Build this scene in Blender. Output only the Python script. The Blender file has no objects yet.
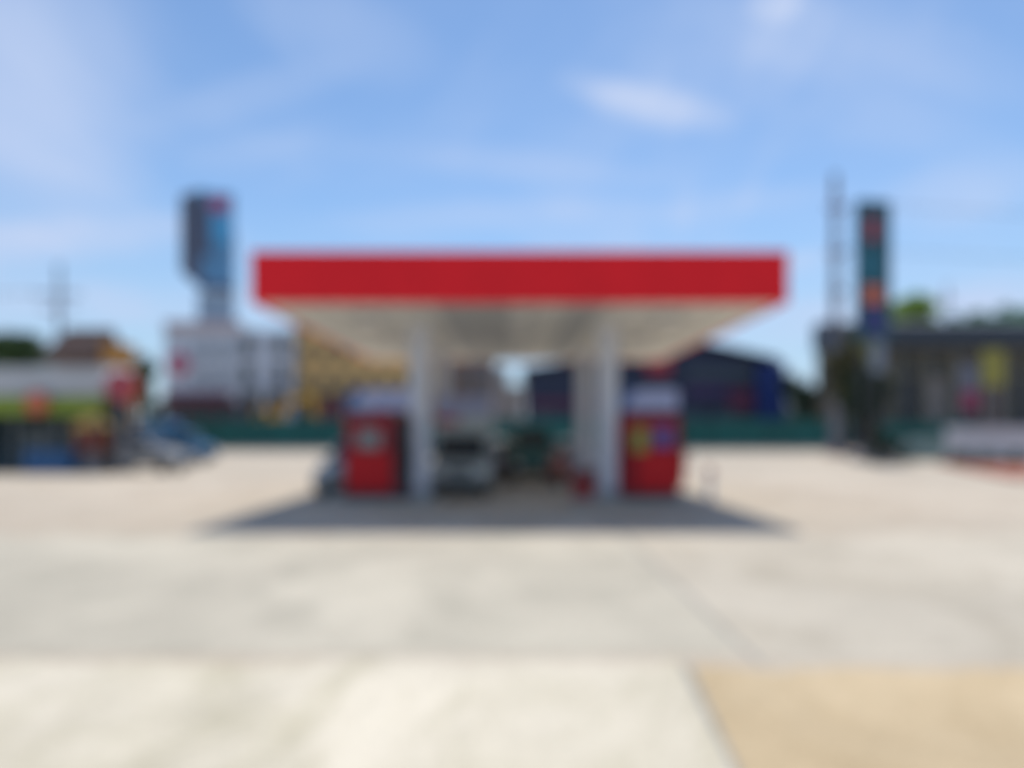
import bpy, bmesh, math, random
from mathutils import Vector, Matrix, Euler
R = math.radians
rng = random.Random(11)
sc = bpy.context.scene
COL = sc.collection
HC, FP, HZ = 1.8, 770.0, 431.0          # eye height, focal length in pixels, horizon row

def S(D): return FP / D
def PX(x, D): return (x - 512.0) / S(D)
def PZ(y, D): return HC + (HZ - y) / S(D)

# ------------------------------------------------------------------ materials
def mat(name, col, rough=0.6, var=0.12, scale=3.0, metal=0.0, bump=0.0, spec=0.5, streak=False, coat=0.0):
    m = bpy.data.materials.new(name); m.use_nodes = True
    nt = m.node_tree; b = nt.nodes['Principled BSDF']
    b.inputs['Roughness'].default_value = rough; b.inputs['Metallic'].default_value = metal
    b.inputs['Specular IOR Level'].default_value = spec
    b.inputs['Coat Weight'].default_value = coat
    tc = nt.nodes.new('ShaderNodeTexCoord')
    mp = nt.nodes.new('ShaderNodeMapping'); nt.links.new(tc.outputs['Object'], mp.inputs['Vector'])
    if streak: mp.inputs['Scale'].default_value = (1, 1, 0.12)
    n = nt.nodes.new('ShaderNodeTexNoise'); n.inputs['Scale'].default_value = scale
    n.inputs['Detail'].default_value = 6; n.inputs['Roughness'].default_value = 0.65
    nt.links.new(mp.outputs[0], n.inputs['Vector'])
    r = nt.nodes.new('ShaderNodeValToRGB')
    r.color_ramp.elements[0].position = 0.3; r.color_ramp.elements[1].position = 0.7
    r.color_ramp.elements[0].color = tuple(c * (1 - var) for c in col) + (1,)
    r.color_ramp.elements[1].color = tuple(min(1, c * (1 + var)) for c in col) + (1,)
    nt.links.new(n.outputs['Fac'], r.inputs['Fac']); nt.links.new(r.outputs['Color'], b.inputs['Base Color'])
    if bump:
        bp = nt.nodes.new('ShaderNodeBump'); bp.inputs['Strength'].default_value = bump; bp.inputs['Distance'].default_value = 0.02
        n2 = nt.nodes.new('ShaderNodeTexNoise'); n2.inputs['Scale'].default_value = scale * 12
        n2.inputs['Detail'].default_value = 4
        nt.links.new(tc.outputs['Object'], n2.inputs['Vector'])
        nt.links.new(n2.outputs['Fac'], bp.inputs['Height']); nt.links.new(bp.outputs['Normal'], b.inputs['Normal'])
    return m

def concrete(name, col, var=0.14, stain=(0.6, 0.58, 0.55), big=0.18, stain_amt=0.35):
    """Worn concrete: broad tonal patches, dark stains, fine grain."""
    m = bpy.data.materials.new(name); m.use_nodes = True
    nt = m.node_tree; L = nt.links.new; b = nt.nodes['Principled BSDF']
    b.inputs['Roughness'].default_value = 0.85; b.inputs['Specular IOR Level'].default_value = 0.3
    tc = nt.nodes.new('ShaderNodeTexCoord')
    def noise(s, d=5, ro=0.6, dist=0.0, sx=1.0, sy=1.0):
        mp = nt.nodes.new('ShaderNodeMapping'); mp.inputs['Scale'].default_value = (sx, sy, 1)
        L(tc.outputs['Object'], mp.inputs['Vector'])
        n = nt.nodes.new('ShaderNodeTexNoise'); n.inputs['Scale'].default_value = s; n.inputs['Detail'].default_value = d
        n.inputs['Roughness'].default_value = ro; n.inputs['Distortion'].default_value = dist
        L(mp.outputs[0], n.inputs['Vector']); return n.outputs['Fac']
    def ramp(f, p0, c0, p1, c1):
        r = nt.nodes.new('ShaderNodeValToRGB'); e = r.color_ramp.elements
        e[0].position, e[1].position = p0, p1; e[0].color = c0 + (1,); e[1].color = c1 + (1,)
        L(f, r.inputs['Fac']); return r.outputs['Color']
    def mul(a, c, f=1.0):
        x = nt.nodes.new('ShaderNodeMix'); x.data_type = 'RGBA'; x.blend_type = 'MULTIPLY'; x.inputs['Factor'].default_value = f
        L(a, x.inputs['A']); L(c, x.inputs['B']); return x.outputs['Result']
    base = ramp(noise(big, 4, 0.55, 0.6), 0.32, tuple(c * (1 - var) for c in col), 0.68, tuple(c * (1 + var) for c in col))
    st = ramp(noise(0.55, 7, 0.7, 1.2, 1.0, 0.7), 0.36, stain, 0.56, (1, 1, 1))
    sm = ramp(noise(14, 6, 0.75), 0.3, (0.82, 0.82, 0.82), 0.7, (1.12, 1.12, 1.12))
    gr = ramp(noise(160, 2, 0.5), 0.35, (0.86, 0.86, 0.86), 0.65, (1.1, 1.1, 1.1))
    c = mul(mul(mul(base, st, stain_amt), sm), gr)
    L(c, b.inputs['Base Color'])
    bp = nt.nodes.new('ShaderNodeBump'); bp.inputs['Strength'].default_value = 0.25; bp.inputs['Distance'].default_value = 0.01
    L(noise(60, 4, 0.7), bp.inputs['Height']); L(bp.outputs['Normal'], b.inputs['Normal'])
    return m

def foliage(name, a, c):
    m = bpy.data.materials.new(name); m.use_nodes = True
    nt = m.node_tree; b = nt.nodes['Principled BSDF']; b.inputs['Roughness'].default_value = 0.6
    g = nt.nodes.new('ShaderNodeNewGeometry'); r = nt.nodes.new('ShaderNodeValToRGB')
    r.color_ramp.elements[0].color = a + (1,); r.color_ramp.elements[1].color = c + (1,)
    nt.links.new(g.outputs['Random Per Island'], r.inputs['Fac']); nt.links.new(r.outputs['Color'], b.inputs['Base Color'])
    return m

M = {}
def mk(key, *a, **k): M[key] = mat(key, *a, **k)
mk('fascia_red', (0.86, 0.012, 0.02), 0.5, 0.06, 1.2, spec=0.25)
mk('white_metal', (0.74, 0.74, 0.75), 0.5, 0.05, 1.5)
mk('ceiling_white', (0.80, 0.79, 0.72), 0.65, 0.05, 0.6)
mk('column_white', (0.60, 0.61, 0.66), 0.4, 0.05, 2, streak=True)
mk('strip_grey', (0.50, 0.51, 0.49), 0.6, 0.06)
mk('seam_grey', (0.34, 0.34, 0.33), 0.6)
mk('lamp_glass', (0.62, 0.63, 0.62), 0.2, 0.03)
mk('dark_metal', (0.035, 0.037, 0.042), 0.45, 0.15)
mk('pump_red', (0.60, 0.008, 0.014), 0.4, 0.06, spec=0.25)
mk('pump_maroon', (0.32, 0.012, 0.02), 0.5, 0.08, spec=0.25)
mk('pump_black', (0.02, 0.02, 0.024), 0.5, 0.1)
mk('screen_grey', (0.22, 0.24, 0.24), 0.15, 0.1)
mk('label_lime', (0.30, 0.30, 0.06), 0.5, 0.05)
mk('label_violet', (0.09, 0.08, 0.30), 0.4, 0.05)
mk('topper_white', (0.38, 0.42, 0.64), 0.4, 0.05)
mk('topper_blue', (0.04, 0.10, 0.28), 0.4, 0.05)
mk('rubber', (0.018, 0.018, 0.02), 0.7, 0.2)
mk('chrome', (0.6, 0.6, 0.62), 0.25, 0.05, metal=1.0)
mk('steel_grey', (0.30, 0.31, 0.33), 0.5, 0.12)
mk('glass_dark', (0.022, 0.03, 0.04), 0.08, 0.1)
mk('glass_blue', (0.22, 0.27, 0.33), 0.12, 0.15, 0.5)
mk('silver_paint', (0.36, 0.39, 0.385), 0.45, 0.04, coat=0.1)
mk('grey_paint', (0.22, 0.22, 0.215), 0.45, 0.05, coat=0.1)
mk('brown_paint', (0.055, 0.035, 0.032), 0.35, 0.05, coat=0.3)
mk('teal_paint', (0.025, 0.105, 0.08), 0.55, 0.05, spec=0.3)
mk('slate_paint', (0.04, 0.062, 0.09), 0.55, 0.05, spec=0.3)
mk('cab_paint', (0.34, 0.375, 0.36), 0.55, 0.06)
mk('white_paint', (0.48, 0.52, 0.50), 0.5, 0.06)
mk('blue_paint', (0.015, 0.13, 0.26), 0.35, 0.06, coat=0.4)
mk('box_lavender', (0.36, 0.38, 0.54), 0.5, 0.08)
mk('lamp_clear', (0.7, 0.72, 0.72), 0.1, 0.02)
mk('lamp_red', (0.4, 0.02, 0.02), 0.2, 0.02)
mk('bin_red', (0.30, 0.025, 0.028), 0.4, 0.1)
mk('bin_green', (0.035, 0.22, 0.15), 0.5, 0.1)
mk('cone_orange', (0.36, 0.08, 0.055), 0.5, 0.08)
mk('drum_blue', (0.10, 0.16, 0.24), 0.45, 0.15)
mk('drum_bright', (0.06, 0.18, 0.36), 0.4, 0.1)
mk('fence_green', (0.012, 0.15, 0.115), 0.5, 0.18, 0.4, streak=True)
mk('post_green', (0.012, 0.085, 0.07), 0.5, 0.1)
mk('wall_white', (0.60, 0.63, 0.69), 0.7, 0.08, 0.5, streak=True)
mk('parapet_pink', (0.55, 0.44, 0.44), 0.7, 0.08, 0.6, streak=True)
mk('wall_yellow', (0.74, 0.49, 0.20), 0.75, 0.1, 0.4, streak=True)
mk('wall_brown', (0.20, 0.13, 0.11), 0.75, 0.12, 0.4, streak=True)
mk('wall_tan', (0.26, 0.19, 0.16), 0.75, 0.12, 0.4, streak=True)
mk('wall_greige', (0.22, 0.20, 0.19), 0.75, 0.12, 0.4, streak=True)
mk('shop_maroon', (0.16, 0.035, 0.06), 0.5, 0.15)
mk('shop_dark', (0.045, 0.05, 0.06), 0.4, 0.2)
mk('sign_crimson', (0.55, 0.03, 0.12), 0.4, 0.05)
mk('navy', (0.011, 0.019, 0.055), 0.5, 0.15, 0.4, streak=True)
mk('navy_roof', (0.014, 0.017, 0.042), 0.5, 0.12, 0.4)
mk('cloth_crimson', (0.26, 0.03, 0.09), 0.8)
mk('slate_cloth', (0.14, 0.15, 0.20), 0.8)
mk('slate', (0.055, 0.075, 0.10), 0.5, 0.12, 0.6)
mk('royal_blue', (0.009, 0.035, 0.19), 0.45, 0.08)
mk('purple', (0.055, 0.025, 0.11), 0.5, 0.1)
mk('plum', (0.12, 0.02, 0.06), 0.5, 0.1)
mk('sign_red', (0.42, 0.03, 0.05), 0.45, 0.05)
mk('roof_slate', (0.05, 0.06, 0.075), 0.6, 0.15, 0.5)
mk('wall_olive', (0.21, 0.18, 0.13), 0.75, 0.15, 0.4, streak=True)
mk('sign_yellow', (0.30, 0.27, 0.05), 0.5, 0.06)
mk('shutter_beige', (0.34, 0.28, 0.25), 0.6, 0.1)
mk('roof_brown', (0.085, 0.05, 0.042), 0.8, 0.2, 1.5)
mk('wall_orange', (0.50, 0.24, 0.06), 0.7, 0.1, 0.5)
mk('roof_sheet', (0.50, 0.51, 0.52), 0.5, 0.1, 0.8)
mk('awning_lime', (0.30, 0.36, 0.03), 0.55, 0.15, 0.8)
mk('stall_dark', (0.03, 0.055, 0.065), 0.7, 0.25, 0.8)
mk('stall_post', (0.2, 0.22, 0.22), 0.5, 0.1)
mk('tarp_blue', (0.02, 0.14, 0.27), 0.6, 0.15, 1.5)
mk('gold', (0.32, 0.23, 0.05), 0.45, 0.12)
mk('shrine_red', (0.20, 0.025, 0.025), 0.5, 0.12)
mk('stone_grey', (0.24, 0.24, 0.25), 0.8, 0.15, bump=0.3)
mk('pylon_teal', (0.014, 0.085, 0.11), 0.4, 0.1)
mk('panel_teal', (0.015, 0.16, 0.22), 0.35, 0.06)
mk('panel_red', (0.40, 0.06, 0.08), 0.35, 0.06)
mk('panel_orange', (0.60, 0.14, 0.06), 0.35, 0.06)
mk('panel_navy', (0.03, 0.035, 0.17), 0.35, 0.06)
mk('panel_white', (0.22, 0.27, 0.33), 0.4, 0.06)
mk('board_back', (0.09, 0.095, 0.15), 0.6, 0.15)
mk('board_blue', (0.12, 0.30, 0.50), 0.35, 0.3, 0.25)
mk('board_cyan', (0.08, 0.38, 0.66), 0.35, 0.1)
mk('board_pink', (0.45, 0.06, 0.16), 0.35, 0.1)
mk('lattice_blue', (0.28, 0.37, 0.48), 0.5, 0.1)
mk('concrete_pole', (0.19, 0.19, 0.22), 0.8, 0.12, 2, streak=True)
mk('digger_yellow', (0.72, 0.38, 0.03), 0.45, 0.12)
mk('bark', (0.10, 0.075, 0.055), 0.9, 0.3, 4, bump=0.5)
mk('skin', (0.34, 0.19, 0.12), 0.5, 0.05)
mk('shirt_green', (0.02, 0.09, 0.065), 0.8, 0.1)
mk('trousers_brown', (0.05, 0.032, 0.03), 0.85, 0.1)
mk('hair_black', (0.012, 0.01, 0.009), 0.6, 0.1)
mk('kerb_stone', (0.42, 0.40, 0.36), 0.85, 0.12, bump=0.2)
mk('kerb_red', (0.42, 0.10, 0.07), 0.75, 0.2)
mk('bed_soil', (0.36, 0.15, 0.10), 0.95, 0.25, 1.2, bump=0.5)
mk('asphalt', (0.07, 0.07, 0.074), 0.9, 0.2, 3, bump=0.3)
mk('line_white', (0.7, 0.7, 0.68), 0.8, 0.15)
mk('joint_dark', (0.29, 0.275, 0.24), 0.9, 0.25)
mk('wall_pale', (0.36, 0.37, 0.39), 0.8, 0.1, 0.8, streak=True)
mk('wall_plaster', (0.58, 0.58, 0.59), 0.8, 0.1, 0.8, streak=True)
mk('wall_sage', (0.20, 0.30, 0.29), 0.8, 0.12, 0.8)
M['ground'] = concrete('ground', (0.56, 0.485, 0.38), 0.10, (0.72, 0.66, 0.6), 0.12, 0.5)
M['slab_grey'] = concrete('slab_grey', (0.56, 0.51, 0.405), 0.17, (0.66, 0.67, 0.66), 0.22, 0.6)
M['slab_warm'] = concrete('slab_warm', (0.575, 0.515, 0.41), 0.13, (0.72, 0.70, 0.66), 0.22, 0.6)
M['slab_pale'] = concrete('slab_pale', (0.71, 0.64, 0.505), 0.12, (0.68, 0.68, 0.60), 0.4, 0.8)
M['slab_tan'] = concrete('slab_tan', (0.59, 0.46, 0.285), 0.10, (0.74, 0.70, 0.62), 0.4, 0.6)
M['leaf_mid'] = foliage('leaf_mid', (0.022, 0.06, 0.012), (0.06, 0.13, 0.03))
M['leaf_dark'] = foliage('leaf_dark', (0.012, 0.032, 0.016), (0.03, 0.065, 0.03))
M['leaf_bright'] = foliage('leaf_bright', (0.26, 0.42, 0.08), (0.46, 0.60, 0.18))
M['leaf_olive'] = foliage('leaf_olive', (0.05, 0.055, 0.025), (0.15, 0.14, 0.055))
M['leaf_mint'] = foliage('leaf_mint', (0.10, 0.26, 0.15), (0.20, 0.42, 0.25))
M['leaf_teal'] = foliage('leaf_teal', (0.02, 0.06, 0.05), (0.05, 0.12, 0.085))
M['leaf_far'] = foliage('leaf_far', (0.05, 0.09, 0.085), (0.08, 0.13, 0.12))

# ------------------------------------------------------------------ mesh helpers
class MB:
    def __init__(self): self.bm = bmesh.new()
    def faces(self, pts, fs):
        v = [self.bm.verts.new(p) for p in pts]
        for f in fs: self.bm.faces.new([v[i] for i in f])
        return self
    def box(self, x0, x1, y0, y1, z0, z1):
        p = [(x, y, z) for z in (z0, z1) for y in (y0, y1) for x in (x0, x1)]
        return self.faces(p, [(0, 2, 3, 1), (4, 5, 7, 6), (0, 1, 5, 4), (2, 6, 7, 3), (0, 4, 6, 2), (1, 3, 7, 5)])
    def frustum(self, b, t, z0, z1):
        """b, t: (x0,x1,y0,y1) of the bottom and the top."""
        p = [(b[0], b[2], z0), (b[1], b[2], z0), (b[0], b[3], z0), (b[1], b[3], z0),
             (t[0], t[2], z1), (t[1], t[2], z1), (t[0], t[3], z1), (t[1], t[3], z1)]
        return self.faces(p, [(0, 2, 3, 1), (4, 5, 7, 6), (0, 1, 5, 4), (2, 6, 7, 3), (0, 4, 6, 2), (1, 3, 7, 5)])
    def prism(self, prof, a0, a1, axis='y'):
        n = len(prof)
        f = {'y': lambda u, w, a: (u, a, w), 'x': lambda u, w, a: (a, u, w), 'z': lambda u, w, a: (u, w, a)}[axis]
        p = [f(u, w, a0) for u, w in prof] + [f(u, w, a1) for u, w in prof]
        return self.faces(p, [tuple(range(n)), tuple(range(2 * n - 1, n - 1, -1))] + [(i, n + i, n + (i + 1) % n, (i + 1) % n) for i in range(n)])
    def tube(self, a, b, r0, r1=None, n=12):
        r1 = r0 if r1 is None else r1
        a, b = Vector(a), Vector(b); d = (b - a)
        q = d.to_track_quat('Z', 'Y').to_matrix()
        p = []
        for c, r in ((a, r0), (b, r1)):
            for i in range(n):
                t = 2 * math.pi * i / n
                p.append(c + q @ Vector((r * math.cos(t), r * math.sin(t), 0)))
        return self.faces(p, [tuple(range(n - 1, -1, -1)), tuple(range(n, 2 * n))] + [(i, (i + 1) % n, n + (i + 1) % n, n + i) for i in range(n)])
    def path(self, pts, r, n=8):
        for a, b in zip(pts, pts[1:]): self.tube(a, b, r, r, n)
        return self
    def lathe(self, prof, c=(0, 0, 0), n=24):
        p = []; fs = []; m = len(prof)
        for i in range(n):
            t = 2 * math.pi * i / n
            for r, z in prof: p.append((c[0] + r * math.cos(t), c[1] + r * math.sin(t), c[2] + z))
        for i in range(n):
            j = (i + 1) % n
            for k in range(m - 1): fs.append((i * m + k, j * m + k, j * m + k + 1, i * m + k + 1))
        fs.append(tuple(i * m for i in range(n - 1, -1, -1))); fs.append(tuple(i * m + m - 1 for i in range(n)))
        return self.faces(p, fs)
    def slab(self, quad, th):
        q = [Vector(p) for p in quad]
        nrm = (q[1] - q[0]).cross(q[3] - q[0]).normalized() * th
        p = q + [v + nrm for v in q]; n = len(q)
        return self.faces(p, [tuple(range(n - 1, -1, -1)), tuple(range(n, 2 * n))] + [(i, (i + 1) % n, n + (i + 1) % n, n + i) for i in range(n)])
    def build(self, name, m, parent=None, bevel=0.0, smooth=False, seg=2):
        bmesh.ops.recalc_face_normals(self.bm, faces=self.bm.faces)
        me = bpy.data.meshes.new(name); self.bm.to_mesh(me); self.bm.free()
        me.materials.append(M[m] if isinstance(m, str) else m)
        if smooth:
            for p in me.polygons: p.use_smooth = True
        o = bpy.data.objects.new(name, me); COL.objects.link(o)
        if parent: o.parent = parent
        if bevel:
            b = o.modifiers.new('bevel', 'BEVEL'); b.width = bevel; b.segments = seg; b.limit_method = 'ANGLE'; b.angle_limit = R(35)
        return o

def tag(o, label=None, cat=None, group=None, kind=None):
    if label: o['label'] = label
    if cat: o['category'] = cat
    if group: o['group'] = group
    if kind: o['kind'] = kind
    return o
def thing(name, label, cat, loc=(0, 0, 0), rz=0.0, group=None):
    o = bpy.data.objects.new(name, None); COL.objects.link(o)
    o.location = loc; o.rotation_euler = (0, 0, rz); o.empty_display_size = 0.3
    return tag(o, label, cat, group)
def copy_tree(o, parent=None):
    c = o.copy(); COL.objects.link(c)
    if parent: c.parent = parent
    for ch in list(o.children): copy_tree(ch, c)
    return c
def sheet(name, pts, z, m):
    mb = MB(); mb.faces([(x, y, z) for x, y in pts], [tuple(range(len(pts)))])
    o = mb.build(name, m); tag(o, kind='structure')
    if o.data.polygons[0].normal.z < 0: o.data.flip_normals()
    return o

# ------------------------------------------------------------------ ground
sheet('ground', [(-900, -60), (900, -60), (900, 1500), (-900, 1500)], 0.0, 'ground')
def worn(a, b, n, amp, seed):
    n *= 3
    r = random.Random(seed); a, b = Vector(a), Vector(b); d = (b - a); nr = Vector((-d.y, d.x)).normalized()
    return [tuple(a.lerp(b, k / n) + nr * ((r.uniform(-amp, amp) * .35 + amp * (.45 * math.sin(k * .13 + seed) * math.sin(k * .037) + .3 * math.sin(k * .31))) if 0 < k < n else 0)) for k in range(n + 1)]
sheet('concrete_apron', [(-24, -6), (1.13, -6), (1.16, 3.9), (1.30, 5.98)] + worn((1.25, 6.0), (-24, 5.98), 120, 0.14, 1), 0.004, 'slab_pale')
sheet('concrete_apron', [(1.19, 3.9), (1.16, -6), (22, -6)] + worn((22, 5.86), (1.36, 5.80), 120, 0.14, 2), 0.004, 'slab_tan')
sheet('concrete_slab', [(-24, 6.2), (1.90, 6.2)] + worn((1.90, 13.1), (-24, 13.5), 70, 0.5, 3), 0.003, 'slab_grey')
sheet('concrete_slab', [(1.95, 6.05), (22, 6.05)] + worn((22, 14.0), (1.95, 13.1), 60, 0.5, 4), 0.003, 'slab_warm')
sheet('expansion_joint', [(1.90, 5.92), (1.95, 5.92), (1.95, 18.6), (1.90, 18.6)], 0.002, 'joint_dark')
sheet('expansion_joint', [(1.30, 5.95), (1.36, 5.90), (1.19, 3.9), (1.16, -6), (1.13, -6), (1.16, 3.9)], 0.002, 'joint_dark')
sheet('road', [(-300, 66), (300, 66), (300, 76.5), (-300, 76.5)], 0.004, 'asphalt')
sheet('road_line', [(-300, 71.1), (300, 71.1), (300, 71.25), (-300, 71.25)], 0.008, 'line_white')
for y0 in (65.7, 76.5):
    k = MB().box(-300, 300, y0, y0 + 0.3, -0.1, 0.13).build('kerb', 'kerb_stone', bevel=0.02); tag(k, kind='structure')
sheet('planting_bed', [(23.4, 41.6), (18.9, 28.4), (40, 20.0), (40, 41.6)], 0.05, 'bed_soil')
k = MB().prism([(23.4, 41.6), (18.9, 28.4), (18.6, 28.5), (23.1, 41.8)], 0.0, 0.14, 'z').build('kerb', 'kerb_red', bevel=0.02); tag(k, kind='structure')
k = MB().prism([(23.6, 58.0), (27.5, 58.0), (27.5, 58.35), (23.6, 58.35)], 0.0, 0.14, 'z').build('kerb', 'kerb_red', bevel=0.02); tag(k, kind='structure')

# ------------------------------------------------------------------ canopy
CX0, CX1, CY0, CY1, CZ, CF = -5.29, 5.60, 15.6, 28.6, 4.40, 1.05
can = thing('station_canopy', 'flat white fuel station canopy with broad red fascia on white square columns', 'canopy', (0.13, 21.8, 0))
def cl(o): o.location = (o.location[0] - 0.13, o.location[1] - 21.8, o.location[2]); return o
t = 0.12
cl(MB().box(CX0, CX1, CY0, CY0 + t, CZ, CZ + CF).box(CX0, CX1, CY1 - t, CY1, CZ, CZ + CF)
   .box(CX0, CX0 + t, CY0 + t + .003, CY1 - t - .003, CZ, CZ + CF).box(CX1 - t, CX1, CY0 + t + .003, CY1 - t - .003, CZ, CZ + CF)
   .build('fascia', 'fascia_red', can, bevel=0.012))
cl(MB().box(CX0 + t + .004, CX1 - t - .004, CY0 + t + .004, CY1 - t - .004, CZ + 0.02, CZ + 0.12).build('ceiling', 'ceiling_white', can))
cl(MB().box(CX0 + t + .004, CX1 - t - .004, CY0 + t + .004, CY1 - t - .004, CZ + 0.5, CZ + 0.62).build('roof', 'white_metal', can))
sm = MB()
nx = 17
for i in range(1, nx):
    x = CX0 + t + (CX1 - CX0 - 2 * t) * i / nx
    sm.box(x - 0.012, x + 0.012, CY0 + t + 0.01, CY1 - t - 0.01, CZ + 0.012, CZ + 0.0195)
cl(sm.build('ceiling_seams', 'seam_grey', can))
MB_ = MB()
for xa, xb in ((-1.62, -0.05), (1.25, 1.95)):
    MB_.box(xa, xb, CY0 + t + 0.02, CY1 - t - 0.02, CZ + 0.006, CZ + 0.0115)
cl(MB_.build('grey_strip', 'strip_grey', can))  # two flat strips, darker grey than the ceiling, running front to back
for lx in (-3.3, 0.15, 3.6):
    for ly in (17.6, 21.8, 26.0):
        f = cl(MB().box(lx - 0.33, lx + 0.33, ly - 0.33, ly + 0.33, CZ - 0.05, CZ + 0.008).build('ceiling_light', 'steel_grey', can, bevel=0.01))
        MB().box(lx - 0.27, lx + 0.27, ly - 0.27, ly + 0.27, CZ - 0.06, CZ - 0.052).build('lens', 'lamp_glass', f)
for X in (-2.25, 2.33):
    for Y in (18.8, 24.9):
        c = cl(MB().box(X - 0.225, X + 0.225, Y - 0.225, Y + 0.225, 0.15, CZ + 0.008).build('column', 'column_white', can, bevel=0.02))
        MB().box(X - 0.25, X + 0.25, Y - 0.25, Y + 0.25, 0.15, 0.42).build('base_guard', 'steel_grey', c, bevel=0.015)
        MB().box(X - 0.27, X + 0.27, Y - 0.27, Y + 0.27, CZ - 0.12, CZ + 0.006).build('collar', 'white_metal', c, bevel=0.01)

# ------------------------------------------------------------------ pump islands
def island(X0, X1, Y0, Y1, label):
    r = 0.25; w, d = (X1 - X0) / 2, (Y1 - Y0) / 2
    o = thing('pump_island', label, 'kerb island', ((X0 + X1) / 2, (Y0 + Y1) / 2, 0), 0, 'raised islands under the canopy')
    def rr(i):
        pr = []
        for cx, cy, a in ((w - r, d - r, 0), (-w + r, d - r, 90), (-w + r, -d + r, 180), (w - r, -d + r, 270)):
            for q in range(0, 91, 18): pr.append((cx + (r - i) * math.cos(R(a + q)), cy + (r - i) * math.sin(R(a + q))))
        return pr
    MB().prism(rr(0), 0, 0.15, 'z').build('kerb', 'kerb_stone', o, bevel=0.015)
    MB().prism(rr(0.12), 0.1505, 0.158, 'z').build('top_slab', 'slab_grey', o)
island(-4.55, -1.8, 18.25, 19.35, 'low concrete island carrying the left red pump')
island(1.4, 4.55, 18.25, 19.35, 'low concrete island carrying the right red pump')
island(-2.7, -1.8, 24.66, 25.3, 'small concrete island round the rear left canopy column')
island(1.9, 2.75, 24.5, 25.3, 'small concrete island round the rear right canopy column')

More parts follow.
